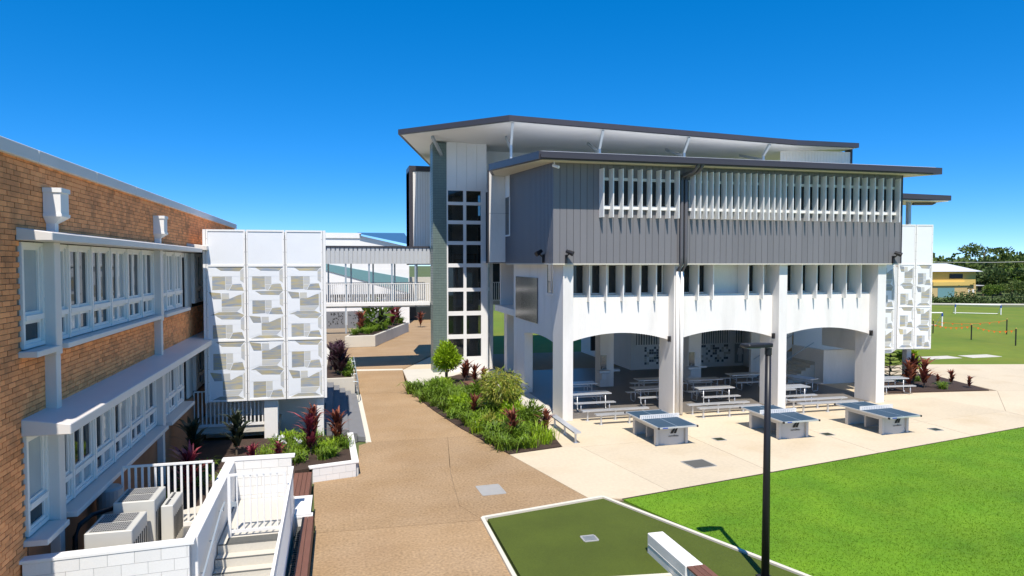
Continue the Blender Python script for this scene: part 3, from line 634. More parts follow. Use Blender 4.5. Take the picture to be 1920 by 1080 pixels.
# left flank
lw = MB(); n = 14; arc = [(27.9 + (33.4 - 27.9) * i / n, 3.05 + .2 * (1 - ((2 * i / n - 1) ** 2))) for i in range(n + 1)]
pts = [(27.9, 6.6), (35.6, 6.6), (35.6, 3.05), (33.4, 3.05)] + arc[::-1]
vs = [(9.05, y, z) for y, z in pts] + [(9.35, y, z) for y, z in pts]; k = len(pts)
lw.add(vs, [tuple(range(k))[::-1], tuple(range(k, 2 * k))] + [(i, (i + 1) % k, k + (i + 1) % k, k + i) for i in range(k)])
lw.build('flank_wall', 'wall', MBD); B('pier', 'wall', MBD, 9.05, 9.5, 33.42, 35.6, 0, 3.05, bevel=.012)
B('stainless_panel', 'stainless', MBD, 9.0, 9.045, 30.92, 35.0, 3.76, 5.92)
f = MB(); f.box(9.03, 9.06, 28.15, 28.2, 5.28, 6.55); f.box(9.03, 9.06, 29.4, 29.45, 5.28, 6.55); f.box(9.02, 9.06, 28.76, 28.84, 5.28, 6.55); f.box(8.98, 9.06, 28.1, 29.5, 5.2, 5.28)
wn = f.build('window', 'frame', MBD); p_ = MB().box(9.03, 9.045, 28.2, 29.4, 5.28, 6.55).build('pane', 'glass', None); p_.parent = wn
# upper storey: charcoal boards
CX0, CX1, CY, CZ0, CZ1 = 8.43, 25.5, 26.65, 6.6, 10.82
B('cladding_backing', 'seam', MBD, CX0 + .02, CX1 - .02, CY + .02, 40, CZ0 + .02, CZ1)
x = CX0
while x < CX1 - .02:
    x1 = min(x + .293, CX1)
    holes = [h for h in ((10.55, 13.92), (14.5, 25.3)) if x + .05 < h[1] and x1 - .05 > h[0]]
    for z0, z1 in (((CZ0, 8.88), (10.16, CZ1)) if holes else ((CZ0, CZ1),)): B('board', 'clad', MBD, x + .008, x1 - .008, CY, CY + .03, z0, z1)
    x = x1
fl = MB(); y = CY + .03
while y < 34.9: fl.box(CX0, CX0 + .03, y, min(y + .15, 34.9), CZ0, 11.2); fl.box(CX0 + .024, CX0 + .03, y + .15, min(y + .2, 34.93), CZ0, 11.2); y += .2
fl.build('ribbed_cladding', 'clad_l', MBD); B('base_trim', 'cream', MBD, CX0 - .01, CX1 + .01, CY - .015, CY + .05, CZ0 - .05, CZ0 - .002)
B('base_trim', 'cream', MBD, CX0 - .012, CX0 + .05, CY + .052, 34.9, CZ0 - .05, CZ0 - .002)
B('corner_trim', 'roof', MBD, CX1, CX1 + .06, CY - .01, CY + .1, CZ0, CZ1); B('end_wall', 'clad', MBD, CX1, CX1 + .03, CY + .1, 40, CZ0, CZ1)
# window strips behind fins
def strip(x0, x1, pat):
    B('window_head', 'white', MBD, x0, x1, CY - .01, CY + .06, 10.1, 10.16); B('window_sill', 'white', MBD, x0 - .02, x1 + .02, CY - .12, CY + .05, 8.84, 8.96, bevel=.008)
    for a, b, m in pat: fwin(a, b, CY + .05, 8.965, 10.095, m)
strip(10.55, 13.92, [(10.57 + i * .837, 10.57 + (i + 1) * .837 - .01, 'glass') for i in range(4)])
strip(14.5, 25.32, [(14.52 + i * .9, 14.52 + (i + 1) * .9 - .01, 'paleglass' if i in (1, 2, 3, 5) else 'glass') for i in range(12)])
finu = MB().exy([(-.02, 0), (.02, 0), (.02, 2.0), (-.02, 2.0)], 0, .36).mesh('fin', 'fin')
fx = [10.49 + i * .4235 for i in range(9)] + [14.61, 14.89, 15.18, 15.47, 15.75, 16.09, 16.38, 16.7, 16.99, 17.3, 17.59, 17.93, 18.2, 18.48, 18.77, 19.05, 19.4, 19.77, 20.22, 20.65, 21.08, 21.5, 21.93, 22.37, 22.81, 23.25, 23.69, 24.14, 24.6, 25.07]
for x in fx: link('fin', finu, MBD, loc=(x, 26.28, 8.5), rot=(0, 0, R(8 - (x - 10.5) * 1.0)))
# white return and slit window at the rear of the left flank
B('white_return', 'wall', MBD, 7.55, CX0 - .005, 34.9, 35.1, 6.66, 11.45); B('return_edge', 'roof', MBD, 7.49, 7.549, 34.88, 34.98, 6.62, 11.45)
B('return_joint', 'joint', MBD, 7.56, CX0 - .01, 34.893, 34.899, 9.2, 9.23)
f = MB().box(CX0 - .04, CX0 - .002, 33.9, 34.85, 8.0, 8.08); f.box(CX0 - .04, CX0 - .002, 33.9, 33.98, 8.08, 10.0); f.build('slit_window_frame', 'white', MBD)
B('slit_pane', 'glass', MBD, CX0 - .02, CX0 - .003, 33.99, 34.85, 8.09, 10.0); B('slit_panel', 'white', MBD, CX0 - .03, CX0 - .002, 33.95, 34.85, 10.02, 11.2)
# lower roof
def zlow(x, y): return 10.98 + .055 * (y - 25.7)
LOWP = [(7.54, 25.7), (26.8, 25.7), (26.8, 41), (9.2, 41), (8.2, 36.8), (6.9, 32)]
MB().prism(LOWP, lambda x, y: zlow(x, y) - .30, lambda x, y: zlow(x, y)).build('lower_roof', 'roof', MBD)
ins = [(7.75, 25.9), (26.55, 25.9), (26.55, 40.8), (9.4, 40.8), (8.35, 36.7), (7.1, 32.1)]
MB().prism(ins, lambda x, y: zlow(x, y) - .325, lambda x, y: zlow(x, y) - .302).build('lower_soffit', 'cream', MBD)
MB().prism([(7.7, 25.85), (26.6, 25.85), (26.6, 40.9), (9.35, 40.9), (8.35, 36.8), (7.05, 32)], lambda x, y: zlow(x, y) + .002, lambda x, y: zlow(x, y) + .03).build('roof_bounce_sheet', 'tin', MBD)  # unseen pale roof covering, added to bounce sunlight onto the upper soffit
B('gutter', 'roof', MBD, 7.6, 26.3, 25.58, 25.69, 10.72, 10.86)
# upper roof
A_, K_, E_ = (8.41, 34.0), (25.3, 34.0), (31.2, 36.0)
UPP = [A_, K_, E_, (31.5, 52), (7.0, 53), (3.3, 40.0)]
def zup(x, y): return 14.15 - .031 * (x - 8.41) if x <= 25.3 else 13.63 + (x - 25.3) * .07
MB().prism(UPP, lambda x, y: zup(x, y) - .28, zup).build('upper_roof', 'roof', MBD)
cen = Vector((17, 42)); inn = [tuple(Vector(p) + (cen - Vector(p)).normalized() * .22) for p in UPP]
MB().prism(inn, lambda x, y: zup(x, y) - .31, lambda x, y: zup(x, y) - .282).build('upper_soffit', 'soffit', MBD)
B('clerestory_wall', 'soffit', MBD, 8.8, 30.5, 43.5, 43.7, 11, 13.9)
rw = MB(); x = 26.0
while x < 31: rw.box(x, x + .16, 36.5, 36.54, 12.0, 13.55); rw.box(x + .16, x + .22, 36.52, 36.54, 12.0, 13.55); x += .22
rw.build('ribbed_plant_screen', 'white', MBD); B('plant_screen_edge', 'roof', MBD, 31.0, 31.12, 36.45, 37, 12, 13.85)
for x in (8.75, 13.7, 18.75, 23.8):
    t_ = MB().box(x - .06, x + .06, 34.95, 35.07, 11.3, 12.9); t_.bar((x, 35.0, 12.85), (x - .1, 34.25, zup(x, 34) - .3), .12, .16); t_.build('roof_strut', 'steel', MBD)
    MB().bar((x, 35.0, 12.6), (x + .5, 38.2, zup(x, 38) - .32), .1, .14).build('roof_strut', 'steel', MBD)
MB().bar((5.95, 40.98, 13.1), (5.2, 39.4, 13.86), .14, .18).build('roof_strut', 'steel', MBD)
# stair tower
TX0, TX1 = 5.42, 8.72
B('tower_pier', 'grout', MBD, TX0 + .004, 6.246, 41.004, 42.2, 0, 13.85)
tl_ = MB()
for r in range(92):
    for c in range(5):
        tl_.box(TX0 + .004 + c * .165, TX0 + .004 + c * .165 + .155, 40.994, 41.004, r * .15 + .01, r * .15 + .14)
    for c in range(7): tl_.box(TX0 - .006, TX0 + .004, 41.01 + c * .168, 41.165 + c * .168, r * .15 + .01, r * .15 + .14)
tl_.build('tiles', 'tile', MBD, kind='stuff')
fr = MB(); xs = [6.25, 7.36, 8.45]; rows = [(.9, 2.01), (2.27, 3.43), (3.69, 4.89), (5.11, 6.37), (6.6, 7.73), (7.95, 8.98), (9.2, 10.13), (10.32, 11.0)]
fr.box(6.25, 6.33, 40.98, 41.2, .0, 11.1); fr.box(7.27, 7.45, 40.98, 41.2, .9, 11.1); fr.box(8.36, 8.72, 40.98, 41.2, 0, 11.1)
fr.box(6.33, 8.36, 40.99, 41.19, 0, .9)
for (a, b), (c, d) in zip(rows, rows[1:] + [(11.1, 0)]): fr.box(6.33, 7.27, 40.985, 41.195, b, c); fr.box(7.45, 8.36, 40.985, 41.195, b, c)
fr.build('tower_window_frame', 'white', MBD)
for a, b in rows:
    for u, v in ((6.33, 7.27), (7.45, 8.36)): B('tower_pane', 'clear', MBD, u, v, 41.08, 41.09, a, b)
for i in range(4): B('tower_panel', 'white', MBD, 6.26 + i * .615, 6.26 + (i + 1) * .615 - .012, 40.99, 41.1, 11.105, 13.9)
B('tower_shaft', 'conc', MBD, 6.25, 8.7, 43.6, 43.8, 0, 13.9); B('tower_side', 'conc', MBD, 6.25, 6.3, 42.2, 43.6, 0, 13.9)
for z in (3.45, 6.4, 9.0, 11.05): B('tower_floor', 'conc', MBD, 6.3, 8.6, 41.25, 43.6, z - .12, z)
sr = MB(); sr.prism([(8.73, 41.0), (8.78, 41.0), (9.05, 41.75), (9.0, 41.75)], 0, 11.1); sr.build('tower_return', 'white', MBD)
for a, b in rows[:4]: MB().prism([(8.80, 41.12), (8.815, 41.11), (9.0, 41.6), (8.985, 41.61)], a, b).build('tower_pane', 'glass', MBD)
B('slender_column', 'wall', MBD, 9.05, 9.3, 41.9, 42.1, 0, 6.6)
B('rear_block', 'metal_grey', MBD, 4.5, 5.9, 46.0, 48, 6.5, 12.75); rr = MB(); x = 4.75
while x < 5.85: rr.box(x, x + .12, 45.94, 46.0, 7.0, 12.7); x += .17
rr.build('ribbed_sheet', 'white', MBD); B('rear_block_trim', 'roof', MBD, 4.5, 4.74, 45.9, 48, 6.5, 12.75); B('rear_block_trim', 'roof', MBD, 4.5, 5.9, 45.9, 48, 12.752, 13.1)
# furniture seen inside the stair tower
T = thing('wooden_bookcase', 'pale wooden bookcase inside the stair tower window', 'bookcase', (7.5, 42.2, 6.4))
for x in (6.9, 7.55, 8.2): B('upright', 'wood', T, x, x + .05, 42.0, 42.4, 6.4, 7.2)
for z in (6.45, 6.8, 7.12): B('shelf', 'wood', T, 6.9, 8.25, 41.99, 42.4, z, z + .05)
T = thing('grey_bench_seat', 'grey bench seat inside the stair tower window', 'bench', (7.5, 42.2, 3.45))
B('seat', 'alu', T, 6.8, 8.2, 42.0, 42.4, 3.85, 3.95); B('back', 'alu', T, 6.85, 8.15, 42.4, 42.45, 3.95, 4.35)
for x in (6.95, 8.0): B('leg', 'alu', T, x, x + .06, 42.1, 42.3, 3.45, 3.85)
# downpipes on the facade
for x, o_ in ((14.12, -.28), (14.32, .1)):
    MB().tube([(x + .35, 25.72, 10.75), (x + .35, 25.95, 10.55), (x + .30, 26.1, 10.45), (x, 26.48, 10.3), (x, 26.5, 10.1), (x, 26.5, 6.9), (x, 26.5, 6.55), (x, 26.78, 6.3), (x, 26.8, 6.2)], .075, 10).build('downpipe', 'pipe', MBD, smooth=True)
    MB().tube([(x, 26.8, 6.25), (x, 26.8, .05)], .075, 10).build('downpipe', 'white', MBD, smooth=True)
# spotlights and wall lights
def spot(label, x, y, z, face):
    t = thing('spotlight', label, 'light', (x, y, z), 'black spotlights on the cladding')
    if face == 'y':
        B('bracket', 'black', t, x - .04, x + .04, y - .1, y, z - .35, z); MB().tube([(x, y - .08, z - .1), (x + .05, y - .25, z + .05)], .03, 8).build('arm', 'black', t)
        MB().tube([(x - .03, y - .16, z + .16), (x + .2, y - .34, z + .04)], .075, 10, .11).build('head', 'black', t)
    else:
        B('bracket', 'black', t, x - .1, x, y - .04, y + .04, z - .35, z); MB().tube([(x - .08, y, z - .1), (x - .25, y, z + .05)], .03, 8).build('arm', 'black', t)
        MB().tube([(x - .12, y, z + .16), (x - .38, y - .1, z)], .075, 10, .11).build('head', 'black', t)
spot('black spotlight on the charcoal flank near the left corner', CX0, 27.9, 6.98, 'x')
spot('black spotlight low on the charcoal front near the left corner', 8.98, CY, 6.95, 'y')
spot('black spotlight low on the charcoal front at the right end', 25.05, CY, 6.95, 'y')
for i, (x, nm) in enumerate(((13.99, 'between the first and second arch'), (19.19, 'between the second and third arch'), (24.49, 'right of the third arch'))):
    t = thing('wall_light', 'small black wall light on the pier ' + nm, 'light', (x, 27.2, 3.3), 'small wall lights on the piers')
    B('housing', 'black', t, x - .1, x - .002, 27.15, 27.27, 3.18, 3.42); B('lens', 'line', t, x - .09, x - .012, 27.16, 27.26, 3.165, 3.179)
t = thing('security_camera', 'small white camera under the lower roof near the left corner', 'camera', (8.3, 26.2, 10.6)); MB().tube([(8.35, 26.3, 10.72), (8.35, 26.2, 10.5)], .03, 8).build('mount', 'white', t); MB().tube([(8.3, 26.25, 10.52), (8.45, 25.98, 10.42)], .06, 10).build('body', 'white', t)

# inside the arcade: columns, rear wall, fountains
AR = thing('arcade_rear_wing', 'shaded rear wall of the arcade with slatted windows and mosaic tiles', 'wall', (20, 39, 0))
for x, y in ((13.4, 34), (18.6, 34), (9.75, 40)): B('column', 'wall', AR, x, x + .78, y, y + .75, 0, 3.75, bevel=.012)
B('column', 'wall', AR, 11.9, 12.3, 44.0, 44.6, 0, 3.75)
B('rear_wall', 'block', AR, 17.6, 25.5, 39.0, 39.2, 0, 3.75); B('side_wall', 'block', AR, 17.4, 17.6, 39.0, 48, 0, 3.75)
B('dark_door', 'dim', AR, 16.7, 17.3, 44, 44.2, 0.6, 3.0)
def slats(x0, x1, z0, z1, y=38.98):
    n = int((x1 - x0) / .16); B('slat_backing', 'dim', AR, x0, x1, y - .01, y + .015, z0, z1)
    sm = MB().box(0, .07, -.08, 0, 0, z1 - z0).mesh('slat', 'white')
    for i in range(n): link('slat', sm, AR, loc=(x0 + .03 + i * (x1 - x0) / n, y - .012, z0))
    B('slat_frame', 'white', AR, x0 - .05, x1 + .05, y - .1, y - .005, z0 - .06, z0 - .001)
slats(17.75, 20.3, 1.55, 2.6); slats(21.6, 24.2, 1.5, 2.9); slats(24.7, 25.4, 1.5, 2.9)
mosm = [MB().box(.006, .134, -.012, 0, .006, .134).mesh('tile', m) for m in ('dark_tile', 'conc', 'white')]
for x0, x1, pz in ((18.3, 20.3, .3), (21.9, 24.4, .3)):
    for i in range(int((x1 - x0) / .16)):
        for j in range(7):
            k = rnd.random(); link('tile', mosm[0 if k < .32 else (1 if k < .5 else 2)], AR, loc=(x0 + i * .16, 38.998, pz + j * .16), sc=(1.1, 1, 1.1))
sg = thing('restroom_sign', 'grey door panel with white standing figure pictogram in the arcade', 'sign', (24.9, 38.9, .2))
B('panel', 'acgrille', sg, 24.6, 25.3, 38.93, 38.985, .2, 1.45)
pf = MB(); pf.tube([(24.95, 38.92, 1.27), (24.95, 38.935, 1.27)], .09, 14)
pf.exy([(24.8, 1.15), (25.1, 1.15), (25.16, .75), (25.1, .74), (25.06, 1.0), (25.06, .28), (24.97, .28), (24.97, .7), (24.93, .7), (24.93, .28), (24.84, .28), (24.84, 1.0), (24.8, .74), (24.74, .75)], 38.91, 38.928)
pf.build('figure', 'white', sg)
for i, (x, nm) in enumerate(((13.4, 'on the left inner column'), (18.6, 'on the middle inner column'))):
    t = thing('drinking_fountain', 'wall mounted steel drinking fountain ' + nm, 'fountain', (x, 33.8, .8))
    B('splash_plate', 'stainless', t, x + .02, x + .35, 33.96, 33.998, .95, 1.7); B('trough', 'alu', t, x - .2, x + .45, 33.62, 33.96, .78, .93, bevel=.02)
    B('support', 'white', t, x + .0, x + .25, 33.75, 33.99, .45, .78); MB().tube([(x + .1, 33.9, .93), (x + .1, 33.9, 1.05), (x + .1, 33.8, 1.08)], .015, 6).build('tap', 'steel', t)
    B('trough', 'alu', t, x + .8, x + 1.2, 34.1, 34.4, .78, .9, bevel=.02)
SW = thing('arcade_stair', 'white walled stair with handrail at the right end of the arcade', 'stair', (26.5, 32, 0))
MB().exy([(22.9, 0), (23.2, 0), (25.6, 1.7), (25.6, 3.75), (22.9, 3.75)], 34.6, 34.8).build('stair_wall', 'wall', SW)
B('low_wall', 'wall', SW, 25.6, 27.9, 31.9, 32.1, 0, 1.85); B('return_wall', 'wall', SW, 25.6, 25.8, 32.1, 34.6, 0, 1.85)
for i in range(7): B('step', 'conc', SW, 23.9 + i * .28, 24.18 + i * .28, 32.6, 34.59, 0, .16 * (i + 1))
MB().tube([(23.1, 32.6, 0), (23.1, 32.6, 1.0), (23.4, 32.6, 1.1), (25.5, 32.6, 2.2)], .025, 8).build('handrail', 'steel', SW); MB().tube([(23.0, 34.5, 1.1), (25.5, 34.5, 2.4)], .025, 8).build('handrail', 'steel', SW)
B('landing_wall', 'wall', SW, 25.2, 25.45, 36.0, 41, 0, 3.75)
B('rear_wall', 'wall', SW, 24.95, 33, 37.4, 37.6, 0, 3.9); B('recess', 'dim', SW, 25.5, 26.5, 37.36, 37.399, .3, 2.3)
T = thing('display_cabinet', 'brownish display cabinet in the shade behind the third arch', 'cabinet', (27.0, 37, 0)); B('case', 'acgrille', T, 26.55, 27.5, 37.0, 37.39, 0, 2.3); B('front', 'wood', T, 26.6, 27.45, 36.985, 36.999, 1.1, 2.1)

# right hand end: screen 2, small roof, post
S2 = thing('right_perforated_screen', 'tall white perforated screen at the right end of the arcade building', 'screen', (29, 30, 0))
perf_screen(S2, (28.75, 30.2, 0), R(-10), 2, .96, [(2.05, 4.3, 2), (4.3, 6.55, 2), (6.55, 8.65, 0)], 8.66, 5)
perf_screen(S2, (26.3, 29.0, 0), R(4), 1, 1.2, [(2.2, 4.3, 2), (4.3, 6.5, 2)], 6.55, 6)
MB().prism([(26.35, 29.1), (27.45, 29.15), (28.8, 30.25), (30.65, 29.9), (30.7, 33), (26.35, 33)], 2.0, 6.4).build('core', 'wall', S2)
MB().prism([(28.8, 30.25), (30.64, 29.93), (30.6, 30.2), (28.8, 30.5)], 6.4, 8.6).build('core', 'wall', S2); B('leg', 'wall', S2, 28.0, 28.3, 31, 31.3, 0, 2.0); B('leg', 'wall', S2, 30.2, 30.5, 31, 31.3, 0, 2.0)
T = thing('small_side_roof', 'small dark edged roof on a steel post behind the right screen', 'roof', (30, 31, 8.6))
MB().prism([(25.6, 31), (33.2, 31.2), (33.2, 34), (25.6, 34)], lambda x, y: 10.2 - .01 * (x - 25), lambda x, y: 10.48 - .01 * (x - 25)).build('roof', 'roof', T); B('soffit', 'cream', T, 25.7, 33, 31.2, 33.8, 10.06, 10.1)
MB().tube([(31.1, 32.0, 8.0), (31.1, 32.0, 10.1)], .14, 12).build('post', 'steel', T); MB().tube([(31.3, 31.9, 9.95), (32.6, 31.9, 9.98), (32.8, 31.9, 10.06)], .08, 8).build('pipe', 'pipe', T)

# ================================================================== FURNITURE ON THE PLAZA
def bench_proto(name, L, w_=.26, z=.45):
    t = thing(name, 'x', 'bench')
    link('seat', MB().box(-L / 2, L / 2, -w_ / 2, w_ / 2, z - .05, z).mesh('seat', 'alu'), t, local=True)
    for x in (-L / 2 + .25, 0, L / 2 - .25):
        m_ = MB().box(x - .03, x + .03, -.03, .03, 0, z - .05); m_.box(x - .03, x + .03, -w_ / 2 + .02, w_ / 2 - .02, z - .08, z - .05); m_.box(x - .08, x + .08, -.08, .08, 0, .012)
        link('leg', m_.mesh('leg', 'alu'), t, local=True)
    return t
bp = bench_proto('aluminium_bench', 3.0)
bl_ = [((11.25, 26.78), 0, 'first', 'farther'), ((11.55, 26.0), 0, 'first', 'nearer'), ((16.15, 26.85), 0, 'second', 'farther'), ((16.25, 26.1), 0, 'second', 'nearer'), ((21.1, 26.65), 0, 'third', 'farther'), ((21.0, 25.85), 0, 'third', 'nearer')]
for i, (p, rz, a, b) in enumerate(bl_):
    o = bp if i == 0 else copy_tree(bp); o.location = (p[0], p[1], 0); o.rotation_euler.z = rz
    tag(o, 'long aluminium bench in front of the %s arch, %s of the pair' % (a, b), 'bench', 'benches in front of the arches')
o = copy_tree(bp); o.location = (8.35, 24.85, 0); o.rotation_euler.z = R(90); tag(o, 'aluminium bench beside the garden bed at the left pier', 'bench', 'benches in front of the arches')
def picnic(L=1.9):
    t = thing('picnic_table', 'x', 'picnic table')
    for i in range(3): link('top_plank', MB().box(-L / 2, L / 2, -.36 + i * .24, -.125 + i * .24, .71, .75).mesh('top_plank', 'alu'), t, local=True)
    for s in (-1, 1): link('bench_seat', MB().box(-L / 2, L / 2, s * .72 - .13, s * .72 + .13, .41, .45).mesh('bench_seat', 'alu'), t, local=True)
    for x in (-L / 2 + .28, L / 2 - .28):
        m_ = MB()
        m_.tube([(x, -.3, .71), (x, -.3, .15), (x, -.4, .03), (x, -.75, .03), (x, -.8, .1), (x, -.78, .41)], .024, 6)
        m_.tube([(x, .3, .71), (x, .3, .15), (x, .4, .03), (x, .75, .03), (x, .8, .1), (x, .78, .41)], .024, 6); m_.tube([(x, -.3, .5), (x, .3, .5)], .02, 6)
        link('frame', m_.mesh('frame', 'alu', True), t, local=True)
    return t
pt = picnic()
for i, (x, y, rz, lb) in enumerate(((10.9, 29.0, 0, 'behind the first arch at left, nearer row'), (11.2, 31.5, 0, 'behind the first arch at left, farther row'), (14.2, 29.5, 0, 'beside the second pier, nearer row'), (15.4, 31.7, 0, 'beside the second pier, farther row'),
                                   (17.1, 28.9, 0, 'behind the second arch, nearest of three'), (17.8, 31.1, 0, 'behind the second arch, middle of three'), (20.8, 32.0, 0, 'behind the third pier, in the deepest shade'),
                                   (20.7, 28.2, 0, 'behind the third arch, nearer of two'), (22.9, 30.5, R(-68), 'behind the third arch, turned sideways'), (27.2, 29.1, R(-5), 'outside right of the last pier by the red plants'))):
    o = pt if i == 0 else copy_tree(pt); o.location = (x, y, .003); o.rotation_euler.z = rz
    tag(o, 'aluminium picnic table ' + lb, 'picnic table', 'picnic tables under the arcade')

def text_mesh(s, size, mat, name='lettering'):
    cu = bpy.data.curves.new('t', 'FONT'); cu.body = s; cu.size = size; cu.extrude = .002; cu.align_x = 'CENTER'
    ob = bpy.data.objects.new('t', cu); COL.objects.link(ob); dg = bpy.context.evaluated_depsgraph_get()
    me = bpy.data.meshes.new_from_object(ob.evaluated_get(dg)); bpy.data.objects.remove(ob); me.name = name; me.materials.clear(); me.materials.append(MT[mat]); return me
def pingpong():
    t = thing('table_tennis_table', 'x', 'table tennis table'); W, L, z = .7625, 1.37, .76
    for s in (-1, 1):
        link('top_half', MB().box(-W, W, min(s * .006, s * L), max(s * .006, s * L), z - .03, z).mesh('top_half', 'tabtop'), t, local=True)
        ln = MB().box(-.008, .008, min(s * .02, s * (L - .03)), max(s * .02, s * (L - .03)), z, z + .002)
        for x in (-W + .002, W - .022): ln.box(x, x + .02, min(s * .02, s * (L - .03)), max(s * .02, s * (L - .03)), z, z + .002)
        ln.box(-W + .03, W - .03, s * L - .03 if s > 0 else -L + .008, s * L - .008 if s > 0 else -L + .03, z, z + .0025)
        link('lines', ln.mesh('lines', 'line'), t, local=True)
        link('edge', MB().box(-W - .012, W + .012, s * (L + .006) - .006, s * (L + .006) + .006, z - .05, z + .004).mesh('edge', 'alu'), t, local=True)
        link('edge', MB().box(s * (W + .006) - .006, s * (W + .006) + .006, -L, L, z - .05, z + .003).mesh('edge', 'alu'), t, local=True)
        # curved end leg
        n = 8; oy = s * .86; outer = [(-.56 + 1.12 * i / n, oy + s * (.12 * (1 - (2 * i / n - 1) ** 2) + .0)) for i in range(n + 1)]; inner = [(x, oy - s * .05) for x, y in outer[::-1]]
        link('leg', MB().prism(outer + inner, 0, z - .05).mesh('leg', 'tabbase'), t, local=True)
        for x in (-.6, .6): link('leg_post', MB().box(x - .05, x + .05, oy - .08, oy + .08, 0, z - .05).mesh('leg_post', 'tabbase'), t, local=True)
        for x in (-W - .01, W + .01): link('corner_cap', MB().box(x - .03, x + .03, s * L - .03, s * L + .03, z - .06, z + .006).mesh('corner_cap', 'black'), t, local=True)
    for s in (-1, 1): link('side_beam', MB().box(s * .62 - .02, s * .62 + .02, -.8, .8, z - .2, z - .035).mesh('side_beam', 'tabbase'), t, local=True)
    link('under_panel', MB().box(-.55, .55, -.04, .04, .1, z - .06).mesh('under_panel', 'acgrille'), t, local=True)
    nt_ = MB().box(-W - .06, W + .06, -.012, .012, z + .135, z + .155)
    for i in range(20): x = -W - .06 + i * (2 * W + .12 - .03) / 19; nt_.box(x, x + .03, -.006, .006, z + .003, z + .135)
    for i in range(3): nt_.box(-W - .06, W + .06, -.009, .009, z + .012 + i * .045, z + .036 + i * .045)
    link('net', nt_.mesh('net', 'white'), t, local=True)
    lg = MB()
    for k in (0, 1):
        pts = [(-.08 + k * .13, .0), (.02 + k * .13, .0), (.12 + k * .10, .19), (.04 + k * .1, .17), (-.04 + k * .13, .1)]
        lg.exy(pts, -.004, .0)
    link('logo', lg.mesh('logo', 'ink'), t, loc=(-.02, -.99, .42), local=True)
    link('lettering', text_mesh('cornilleau', .105, 'ink'), t, loc=(.03, -.988, .30), rot=(R(90), 0, 0), local=True)
    link('badge', MB().box(-.62, -.42, -L - .02, -L - .013, z - .045, z - .01).mesh('badge', 'blue'), t, local=True)
    return t
pp = pingpong()
for i, (x, y, nm) in enumerate(((11.65, 23.45, 'nearest the garden bed'), (16.55, 23.15, 'behind the lamp post'), (20.8, 22.8, 'farthest right near the lawn'))):
    o = pp if i == 0 else copy_tree(pp); o.location = (x, y, 0); o.rotation_euler.z = R((2, 1, 3)[i])
    tag(o, 'blue topped outdoor table tennis table ' + nm, 'table tennis table', 'table tennis tables on the plaza')
# lamp post
LP = thing('lamp_post', 'tall black lamp post with a flat head in front of the arcade', 'lamp post', (8.54, 12.3, 0))
MB().tube([(8.54, 12.3, 0), (8.54, 12.3, 2.4), (8.54, 12.3, 4.75)], .085, 16, .06).build('pole', 'black', LP, smooth=True)
MB().tube([(8.54, 12.3, 4.72), (8.54, 12.3, 4.86)], .07, 14).build('collar', 'black', LP)
MB().prism([(7.93, 12.22), (8.0, 12.14), (8.35, 12.16), (8.62, 12.24), (8.62, 12.36), (8.35, 12.44), (8.0, 12.46), (7.93, 12.38)], lambda x, y: 4.88 + .02 * (8.6 - x), lambda x, y: 4.96 + .0 * x).build('lamp_head', 'black', LP, bevel=.015)
MB().box(8.0, 8.3, 12.2, 12.4, 4.865, 4.885).build('lens', 'acgrille', LP)
B('base_plate', 'black', LP, 8.4, 8.68, 12.16, 12.44, .05, .075)
# white block seat on turf
T = thing('white_block_seat', 'white rectangular concrete seat wall on the artificial turf', 'seat', (6.9, 13, 0))
MB().prism([(6.70, 14.05), (7.08, 14.05), (7.1, 12.3), (6.70, 12.3)], .03, .5).build('seat', 'wall', T, bevel=.012)
MB().prism([(6.69, 14.0), (6.70, 14.0), (6.70, 12.3), (6.69, 12.3)], .25, .262).build('joint', 'joint', T)
slat_seat('reddish timber bench at the bottom edge adjoining the white block seat', 6.72, 7.12, 9.5, 12.28, .5, 3)
T = thing('bed_board', 'flat brown timber board seat inside the garden bed', 'bench', (6.6, 33, 0)); MB().prism([(6.1, 34.8), (6.6, 34.9), (7.2, 31.0), (6.75, 30.9)], .42, .48).build('board', 'timber', T)
for x, y in ((6.4, 34.5), (6.9, 31.4)): B('support', 'conc', T, x - .1, x + .15, y - .1, y + .1, 0, .42)

# ================================================================== PLANTS
def blades(n, L, wd, lean, seed, z0=0, droop=.5, spread=.1, up=1.0):
    r = random.Random(seed); m = MB()
    for i in range(n):
        a = r.uniform(0, 6.283); l_ = L * r.uniform(.65, 1.15); ln = lean * r.uniform(.25, 1.1); w_ = wd * r.uniform(.7, 1.2)
        bx, by = r.gauss(0, spread), r.gauss(0, spread); d = Vector((math.cos(a), math.sin(a), 0)); s = Vector((-d.y, d.x, 0)); pts = []
        for k in range(5):
            t = k / 4; c = Vector((bx, by, z0)) + d * (ln * l_ * t * (0.6 + .4 * t)) + Vector((0, 0, l_ * up * (t - droop * t * t * t)))
            ww = w_ * (1 - abs(t - .35) * 1.1) if t < .99 else .002; pts += [c - s * max(ww, .002), c + s * max(ww, .002)]
        m.add(pts, [(2 * k, 2 * k + 1, 2 * k + 3, 2 * k + 2) for k in range(4)])
    return m
TUFT = [blades(46 + 8 * s, .62, .013 + .004 * s, .8, s, droop=.5 + .05 * s).mesh('tuft', 'leaf') for s in range(4)]
LIMET = [blades(60, .6, .012, .6, s + 20, droop=.4).mesh('tuft', 'lime') for s in range(2)]
def cordy_mesh(mat, seed, h=.5):
    m = MB()
    for k, z in enumerate((h, h * .62, h * .3)):
        q = blades(18, .46, .042, .9, seed * 7 + k, z0=z, droop=.35, spread=.02); m.add(q.v, q.f)
    q = blades(10, .4, .04, .3, seed * 7 + 9, z0=h, droop=.1, spread=.02); m.add(q.v, q.f)
    return m.mesh('rosette', mat)
stem_m = MB().tube([(0, 0, 0), (.01, 0, .5)], .02, 6).mesh('stem', 'bark')
